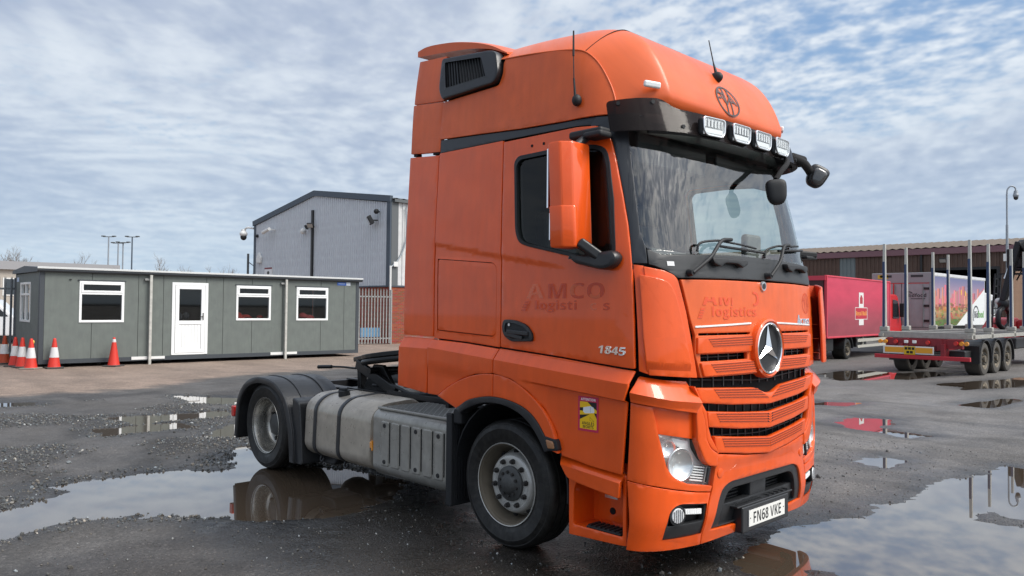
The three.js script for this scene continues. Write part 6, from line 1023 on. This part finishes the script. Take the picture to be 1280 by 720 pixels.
{ const t = thing('camera_pole', 'tall thin grey pole with a hooked top and a dome camera by the shed', 'camera pole', null, [-7.36, 0, -43.8]); part(t, 'pole', [rod([0, 0, 0], [0, 6.6, 0], .075, .065), rod([0, 6.6, 0], [0, 8.3, 0], .045)], B.pipe); part(t, 'hook', hose([[0, 8.2, 0], [.03, 8.55, -.03], [.16, 8.72, -.12], [.32, 8.66, -.26], [.36, 8.46, -.30]], .04, 20), B.pipe); part(t, 'camera_head', [rod([.36, 8.48, -.30], [.36, 8.26, -.30], .09, .13), ball(.36, 8.22, -.30, .15, .14, .15)], B.pipe); part(t, 'camera_dome', ball(.36, 8.1, -.30, .12, .14, .12), B.black); part(t, 'control_box', bx(-.12, .12, 4.6, 5.0, .1, .28), B.whiteBox); }

function lorryWheel(t, x, z, r, w, out, tyre = M.rubber, disc = M.rimDirty) {   // out: +1 faces +z
  const g = holder(t, 'wheel'); g.position.set(x, r, z); const f = q => out > 0 ? q : flipZ(q);
  part(g, 'tyre', f(latheZ([[r * .60, -.02], [r * .66, .012], [r * .80, .018], [r * .93, .006], [r, -.03], [r, -w + .03], [r * .93, -w], [r * .6, -w + .02]], 40)), tyre);
  part(g, 'rim', f(latheZ([[r * .62, -.01], [r * .63, .012], [r * .59, 0], [r * .56, -.05], [r * .50, -.09], [r * .36, -.03], [r * .22, -.025], [r * .20, .03], [0, .035]], 36)), disc);
  part(g, 'wheel_nut', f(join(Array.from({ length: 8 }, (_, i) => { const a = i * Math.PI / 4; return rod([r * .34 * Math.cos(a), r * .34 * Math.sin(a), -.03], [r * .34 * Math.cos(a), r * .34 * Math.sin(a), .02], .022, .018, 6); }))), M.hub);
}
{ // red box lorry
  const t = thing('box_lorry', 'faded red box lorry with a small white and yellow crest, parked beyond the orange unit', 'lorry', null, [-7.55, 0, -21.44], 1.637);
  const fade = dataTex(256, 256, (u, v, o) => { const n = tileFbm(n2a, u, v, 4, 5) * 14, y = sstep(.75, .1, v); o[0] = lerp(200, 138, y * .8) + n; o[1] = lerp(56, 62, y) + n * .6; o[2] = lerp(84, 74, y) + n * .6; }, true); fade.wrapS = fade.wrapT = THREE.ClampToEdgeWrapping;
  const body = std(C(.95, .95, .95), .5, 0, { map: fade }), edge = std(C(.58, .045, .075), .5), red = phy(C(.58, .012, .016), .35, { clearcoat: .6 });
  const sg = new THREE.PlaneGeometry(7.05, 2.1).translate(3.62, 1.93, .0);
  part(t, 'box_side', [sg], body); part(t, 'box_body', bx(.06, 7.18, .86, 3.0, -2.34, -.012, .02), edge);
  part(t, 'box_edge', [bx(.02, .10, .83, 3.04, -.08, .02, .015), bx(7.14, 7.22, .83, 3.04, -.08, .02, .015), bx(.10, 7.14, 2.98, 3.04, -.08, .02, .015), bx(.10, 7.14, .82, .885, -.08, .02, .015)], edge);
  part(t, 'rear_shutter', bx(-.01, .06, .86, 3.0, -2.3, -.1), std(C(.05, .012, .015), .6)); part(t, 'rear_frame', bx(-.03, .05, 2.86, 3.02, -2.36, -.02), edge); part(t, 'rear_sill', bx(-.03, .05, .8, .95, -2.36, -.02), edge);
  const crest = canvasTex(256, 384, (x, w, h) => { x.clearRect(0, 0, w, h); x.fillStyle = '#e9e6e3'; x.fillRect(82, 8, 92, 160); x.fillRect(82, 300, 92, 60); x.fillStyle = '#b5303c'; x.fillRect(100, 60, 56, 70); x.fillRect(112, 38, 32, 30); x.strokeStyle = '#e3dfd8'; x.lineWidth = 7; x.fillStyle = '#c02038'; x.fillRect(12, 172, 232, 124); x.strokeRect(12, 172, 232, 124); x.fillStyle = '#f0b23a'; x.textAlign = 'center'; x.font = 'bold 62px serif'; x.fillText('Royal Mail', 128, 254, 214); });
  part(t, 'crest', new THREE.PlaneGeometry(1.5, 1.36).translate(3.62, 1.85, .006), std(C(.9, .9, .9), .5, 0, { map: crest, transparent: true }));
  const cab = extr([[7.35, .62], [9.05, .62], [9.12, 1.15], [8.95, 1.45], [8.55, 2.42], [8.3, 2.52], [7.35, 2.52]], 2.2, { bev: .05, r: .1 }); part(t, 'cab', cab.translate(0, 0, -2.26), red);
  part(t, 'cab_window', extr([[7.75, 1.5], [8.68, 1.5], [8.42, 2.25], [7.75, 2.3]], .02, { r: .05 }).translate(0, 0, -.055), phy(C(.02, .025, .03), .06, { clearcoat: 1 })); part(t, 'cab_mirror', bx(8.5, 8.7, 1.55, 2.15, .0, .22, .04), B.black); part(t, 'indicator', bx(8.95, 9.05, 1.0, 1.15, -.07, -.03), M.amber);
  part(t, 'chassis', [bx(.1, 8.8, .55, .84, -1.7, -1.5), bx(.1, 8.8, .55, .84, -.85, -.65), bx(3.4, 4.6, .42, .82, -.62, -.12, .03), bx(.4, 1.1, .35, .8, -.55, -.15, .03)], B.black); part(t, 'side_guard', [bx(3.3, 6.9, .62, .74, -.06, -.02), bx(3.3, 6.9, .40, .50, -.06, -.02), bx(4.0, 4.06, .4, .85, -.1, -.06), bx(6.3, 6.36, .4, .85, -.1, -.06)], std(C(.42, .41, .36), .6)); part(t, 'tail_lift', [beam([.2, .75, -.3], [.9, .35, -.3], .08, .1), beam([.2, .75, -2.0], [.9, .35, -2.0], .08, .1), bx(-.05, .12, .42, .62, -2.3, -.05)], B.galv);
  const arc = Array.from({ length: 15 }, (_, i) => { const a = i / 14 * Math.PI; return [2.3 + .50 * Math.cos(a), .40 + .50 * Math.sin(a)]; }), arc2 = arc.map(p => [2.3 + (p[0] - 2.3) * .93, .4 + (p[1] - .4) * .93]); part(t, 'wheel_arch', extr([...arc, ...arc2.reverse()], .5).translate(0, 0, -.52), B.black);
  for (const [z, o] of [[-.07, 1], [-2.25, -1]]) { lorryWheel(t, 2.3, z, .39, .45, o); lorryWheel(t, 7.95, z, .39, .26, o); }
}
{ // white delivery lorry
  const t = thing('delivery_lorry', 'white refrigerated lorry with grey rear doors and a city sunset printed on its side', 'lorry', null, [-8.40, 0, -31], Math.PI / 2);
  const wht = std(C(.70, .71, .70), .4, 0, { map: grime }), doorM = std(C(.40, .41, .42), .45, 0, { map: grime }), fr = std(C(.30, .31, .315), .5, .2);
  part(t, 'box_body', bx(.12, 7.9, 1.15, 3.44, -1.22, 1.215, .03), wht); part(t, 'roof_edge', bx(.1, 7.95, 3.36, 3.50, 1.19, 1.235, .02), wht);
  part(t, 'rear_frame', [bx(-.02, .12, 3.05, 3.50, -1.26, 1.25, .02), bx(-.02, .12, 1.1, 3.05, -1.26, -1.16), bx(-.02, .12, 1.1, 3.05, 1.15, 1.25), bx(-.02, .12, .98, 1.1, -1.26, 1.25)], fr);
  for (const [a, b] of [[-1.15, -.012], [.012, 1.14]]) { const d = part(t, 'rear_door', bx(.0, .10, 1.12, 3.03, a, b, .01), doorM); part(d, 'lock_rod', [rod([-.03, 1.15, a + .25], [-.03, 3.0, a + .25], .02), rod([-.03, 1.15, b - .25], [-.03, 3.0, b - .25], .02)], B.galv); part(d, 'hinge', [1.35, 2.0, 2.75].map(y => bx(-.03, .0, y, y + .1, a > 0 ? b - .22 : a, a > 0 ? b : a + .22)), B.black); }
  part(t, 'door_seal', [bx(-.015, .0, 1.12, 3.03, -.35, -.30), bx(-.012, .0, 3.02, 3.05, -1.15, 1.14)], M.red);
  const logo = canvasTex(512, 256, (x, w, h) => { x.clearRect(0, 0, w, h); x.strokeStyle = '#2b2f33'; x.lineWidth = 20; x.beginPath(); x.arc(150, 160, 120, Math.PI * .8, Math.PI * 1.85); x.stroke(); x.fillStyle = '#2b2f33'; x.font = 'bold 120px sans-serif'; x.fillText('Bid', 70, 190); x.fillStyle = '#5fa83c'; x.fillText('food', 238, 190, 260); });
  const dark = canvasTex(512, 256, (x, w, h) => { x.clearRect(0, 0, w, h); x.strokeStyle = '#2b2f33'; x.lineWidth = 20; x.beginPath(); x.arc(110, 150, 92, Math.PI * .75, Math.PI * 1.8); x.stroke(); x.fillStyle = '#2b2f33'; x.font = 'bold 112px sans-serif'; x.fillText('Bidfood', 60, 176, 440); x.fillRect(150, 205, 300, 14); });
  part(t, 'door_logo', new THREE.PlaneGeometry(1.0, .5).rotateY(-Math.PI / 2).translate(-.006, 2.52, .60), std(C(.9, .9, .9), .5, 0, { map: dark, transparent: true })); part(t, 'top_label', bx(-.03, -.02, 3.25, 3.42, -1.0, -.55), std(C(.55, .42, .03), .5)); for (const q of [-.9, .4]) part(t, 'roof_marker', bx(-.03, -.02, 3.3, 3.4, q, q + .5), M.cowl);
  const art = canvasTex(1024, 384, (x, w, h) => { // a made-up town at dusk
    const g = x.createLinearGradient(0, 0, 0, h); g.addColorStop(0, '#6a6f98'); g.addColorStop(.35, '#b792a4'); g.addColorStop(.6, '#e3a878'); g.addColorStop(1, '#5d6a35'); x.fillStyle = g; x.fillRect(0, 0, w, h); const R = mulberry(17);
    x.fillStyle = '#f5c832'; x.beginPath(); x.arc(560, 165, 82, 0, 7); x.fill();
    for (let i = 0; i < 46; i++) { const bw = 26 + 40 * R(), bh = 60 + 130 * R(), px = i * 22 + 10 * R(); x.fillStyle = `rgb(${190 + 50 * R() | 0},${110 + 45 * R() | 0},${105 + 40 * R() | 0})`; x.fillRect(px, 240 - bh, bw, bh); x.fillStyle = 'rgba(90,50,70,.45)'; x.fillRect(px + bw * .6, 240 - bh, bw * .4, bh); }
    for (let i = 0; i < 420; i++) { x.fillStyle = `rgba(${70 + 150 * R() | 0},${50 + 90 * R() | 0},${25 + 50 * R() | 0},.75)`; x.fillRect(w * R(), 200 + 184 * R(), 10 + 46 * R(), 6 + 22 * R()); } for (let i = 0; i < 120; i++) { x.fillStyle = `rgba(${60 + 40 * R() | 0},${90 + 40 * R() | 0},${35 * R() | 0},.7)`; x.fillRect(w * .55 * R(), 330 + 54 * R(), 20 + 50 * R(), 8 + 14 * R()); }
    x.fillStyle = '#eef0ef'; x.beginPath(); x.moveTo(430, h); x.lineTo(1024, 70); x.lineTo(1024, h); x.fill(); });
  part(t, 'side_print', new THREE.PlaneGeometry(7.6, 2.16).translate(4.0, 2.26, 1.222), std(C(.82, .82, .82), .45, 0, { map: art }), 'printed town at dusk with a white diagonal corner'); part(t, 'side_logo', new THREE.PlaneGeometry(1.9, .95).translate(6.75, 1.75, 1.229), std(C(.9, .9, .9), .5, 0, { map: logo, transparent: true }));
  const cab = extr([[8.15, .6], [10.1, .6], [10.2, 1.4], [9.95, 1.75], [9.7, 2.7], [8.15, 2.8]], 2.3, { bev: .06, r: .12 }); part(t, 'cab', cab.translate(0, 0, -1.15), wht); part(t, 'cab_window', extr([[8.7, 1.7], [9.75, 1.7], [9.55, 2.4], [8.7, 2.45]], 2.34, { r: .06 }).translate(0, 0, -1.17), phy(C(.02, .025, .03), .06, { clearcoat: 1 })); part(t, 'cab_mirror', bx(9.6, 9.8, 1.7, 2.4, 1.2, 1.45, .05), wht);
  part(t, 'chassis', [bx(.1, 9.8, .6, 1.1, -.5, .5), bx(-.05, .06, .45, .6, -1.2, 1.2)], B.black); part(t, 'rear_lamp', [bx(-.06, .02, .82, .96, .7, 1.15), bx(-.06, .02, .82, .96, -1.15, -.7)], M.red);
  for (const [z, o] of [[1.2, 1], [-1.2, -1]]) for (const x of [2.2, 3.5, 9.0]) lorryWheel(t, x, z, .48, .30, o);
}
{ // timber trailer
  const t = thing('timber_trailer', 'red timber trailer with upright steel stakes, three axles and black mudguards', 'trailer', null, [-3.40, 0, -18.2], Math.PI / 2);
  const red = std(C(.26, .018, .026), .5, 0, { map: grime }), redHi = std(C(.46, .020, .032), .5), stakeM = std(C(.66, .66, .64), .4, .3, { map: blotch }), blue = std(C(.035, .06, .13), .45, .2), bunkM = std(C(.50, .50, .48), .5, .2, { map: blotch });
  for (const x of [.3, 2.05, 4.5, 6.05, 8.4]) {
    const b = part(t, 'bunk', [bx(x - .11, x + .11, 1.04, 1.22, -1.22, 1.22, .015), bx(x - .09, x + .09, 1.22, 1.36, -1.24, -1.0, .03), bx(x - .09, x + .09, 1.22, 1.36, 1.0, 1.24, .03)], bunkM);
    for (const z of [-1.12, 1.12]) { const s = part(t, 'stake', (() => { const g = new THREE.CylinderGeometry(.055, .085, 2.5, 4, 1); g.rotateY(Math.PI / 4); g.scale(1.1, 1, .8); g.translate(x, 2.52, z - Math.sign(z) * .0); return g.toNonIndexed(); })(), stakeM); s.geometry.computeVertexNormals(); part(s, 'stake_face', (() => { const g = new THREE.BoxGeometry(.055, 2.0, .05); g.rotateX(0); g.rotateY(-Math.PI / 2); g.translate(x - .062, 2.25, z - .0); return g; })(), blue); }
  }
  part(t, 'side_rail', [bx(.1, 9.6, 1.06, 1.16, 1.10, 1.22), bx(.1, 9.6, 1.06, 1.16, -1.22, -1.10)], bunkM);
  part(t, 'chassis', [bx(.0, 10.2, .72, 1.04, .38, .52), bx(.0, 10.2, .72, 1.04, -.52, -.38), bx(.1, .25, .7, 1.04, -.38, .38), bx(5, 5.2, .75, 1.0, -.38, .38), bx(.05, .2, .78, 1.03, -1.0, -.52), bx(.05, .2, .78, 1.03, .52, 1.0), bx(.02, .05, .84, 1.02, -.95, .6)], red);
  part(t, 'bumper_bar', bx(-.16, -.06, .46, .57, -1.24, 1.24, .012), redHi); for (const q of [-.6, .5]) part(t, 'bumper_bracket', bx(-.1, .3, .5, .9, q, q + .1), red);
  const brd = part(t, 'marker_board', bx(-.14, -.12, .60, .82, -1.0, .34), B.whiteBox); part(brd, 'marker_panel', bx(-.15, -.139, .635, .785, -.95, -.44), std(C(.75, .33, .02), .45)); part(brd, 'marker_panel', bx(-.15, -.139, .635, .785, -.12, .31), std(C(.75, .33, .02), .45));
  const np = canvasTex(256, 128, (x, w, h) => { x.fillStyle = '#e0b414'; x.fillRect(0, 0, w, h); x.fillStyle = '#221d10'; x.fillRect(16, 14, 62, 40); x.fillRect(92, 14, 68, 40); x.fillRect(176, 14, 60, 40); x.fillRect(54, 72, 66, 40); x.fillRect(134, 72, 66, 40); });
  part(t, 'number_plate', new THREE.PlaneGeometry(.30, .23).rotateY(-Math.PI / 2).translate(-.156, .70, -.28), std(C(.9, .9, .9), .5, 0, { map: np }));
  for (const z of [-1.12, -.98, 1.0, 1.12, .86]) part(t, 'rear_lamp', rod([.0, .93, z], [-.05, .93, z], .06, .055, 14), z === .86 ? M.red : M.amber); for (const z of [-.42, -.2]) part(t, 'work_lamp', bx(-.04, .02, .90, .98, z - .05, z + .05, .01), M.lampWhite); for (const z of [-.7, .15]) part(t, 'rear_lamp', rod([.0, .93, z], [-.05, .93, z], .06, .055, 14), M.red);
  part(t, 'under_tray', [bx(.3, 1.2, .5, .72, .5, 1.0, .04), bx(6, 9, .6, .95, -.9, .9, .05)], B.black);
  for (const x of [1.5, 2.70, 3.90]) for (const [z, o] of [[1.15, 1], [-1.15, -1]]) {
    lorryWheel(t, x, z, .475, .40, o, std(C(.07, .064, .056), .85), M.rimDirty);
    const arc = Array.from({ length: 15 }, (_, i) => { const a = lerp(-.15, Math.PI + .25, i / 14); return [x - .585 * Math.cos(a), .47 + .55 * Math.sin(a)]; }), in_ = arc.map(p => [x + (p[0] - x) * .95, .47 + (p[1] - .47) * .95]); part(t, 'mudguard', extr([...arc, ...in_.reverse()], .50).translate(0, 0, o > 0 ? .70 : -1.20), B.black);
  }
  part(t, 'axle', [1.5, 2.7, 3.9].map(x => rod([x, .475, -1], [x, .475, 1], .07)), B.black); for (const q of [.72, -1.2]) part(t, 'mud_flap', bx(.86, .88, .35, .85, q, q + .48), B.black);
}
{ // log loader crane standing at the front of the trailer
  const t = thing('log_loader', 'black and red folded log loader crane in front of the timber trailer', 'crane', null, [-2.5, 0, -27.6], Math.PI / 2 - .2);
  const red = std(C(.40, .018, .022), .45, 0, { map: grime }), blk = std(C(.014, .014, .016), .4, .3);
  part(t, 'base_frame', [bx(-1.2, 1.4, .75, 1.15, -1.7, .6, .05), bx(-.6, .6, 1.15, 1.55, -.6, .6, .12), extr([[-1.0, 1.15], [.6, 1.15], [.1, 1.62], [-.5, 1.55]], .8, { bev: .03, r: .1 }).translate(0, 0, -1.6)], red);
  part(t, 'column', [rod([0, 1.5, .1], [0, 3.1, .1], .24, .19, 16), bx(-.3, .3, 2.7, 3.25, -.2, .4, .08)], blk); part(t, 'main_boom', [beam([0, 3.1, .1], [-.9, 4.3, -.3], .26, .30, .04), beam([-.9, 4.3, -.3], [-1.1, 2.2, -.75], .2, .26, .04)], blk); part(t, 'boom_ram', [rod([.1, 2.4, .15], [-.6, 3.75, -.15], .08), rod([-.95, 4.1, -.3], [-1.05, 3.0, -.7], .06)], M.chromeSoft);
  part(t, 'outer_boom', [beam([-.8, 4.0, .5], [.7, 3.4, .9], .2, .24, .04), beam([.7, 3.4, .9], [.9, 2.0, .9], .16, .2, .03), beam([.1, 3.4, .7], [.4, 1.4, 1.0], .14, .16, .02)], blk);
  part(t, 'grapple', [ball(-1.05, 2.1, -.75, .2, .22, .2), hose([[-1.05, 2.0, -.75], [-1.5, 1.8, -.7], [-1.55, 1.4, -.7], [-1.2, 1.2, -.7]], .09, 16), hose([[-1.05, 2.0, -.75], [-.6, 1.8, -.8], [-.55, 1.45, -.8], [-.9, 1.2, -.8]], .09, 16)], blk);
  const R = mulberry(44); for (let i = 0; i < 14; i++) part(t, 'hydraulic_hose', hose([[-.2 + .4 * R(), 2.2 + R(), -.3 + .8 * R()], [-.7 + R(), 3.2 + .9 * R(), -.7 + 1.6 * R()], [-.9 + 1.6 * R(), 3.9 + .5 * R(), -.6 + 1.4 * R()], [-1 + 1.6 * R(), 2.6 + R(), -.6 + 1.5 * R()]], .028, 22, 5), blk);
  part(t, 'operator_seat', [bx(-.5, .1, 3.3, 3.45, -.9, -.3, .05), bx(-.55, -.42, 3.4, 4.1, -.9, -.3, .05), bx(-.9, -.2, 3.15, 3.2, -1.0, -.2)], blk);
  part(t, 'ladder', [beam([-1.0, 1.2, -1.2], [-.8, 3.2, -1.15], .05, .05), beam([-.6, 1.2, -1.2], [-.4, 3.2, -1.15], .05, .05), ...Array.from({ length: 7 }, (_, i) => beam([-.98 + i * .03, 1.4 + i * .27, -1.2], [-.58 + i * .03, 1.4 + i * .27, -1.2], .04, .04))], blk); part(t, 'red_arm', [beam([.3, 1.6, .4], [1.0, 3.9, .7], .22, .26, .03), beam([-.2, 1.4, .8], [.6, 2.6, 1.0], .14, .18, .03)], red);
  part(t, 'work_lamp', ball(-.9, 2.2, -1.0, .12, .12, .12, 10), B.whiteBox);
}
// a stray stone chip heap and drain lid in the yard
renderer.render(scene, camera);
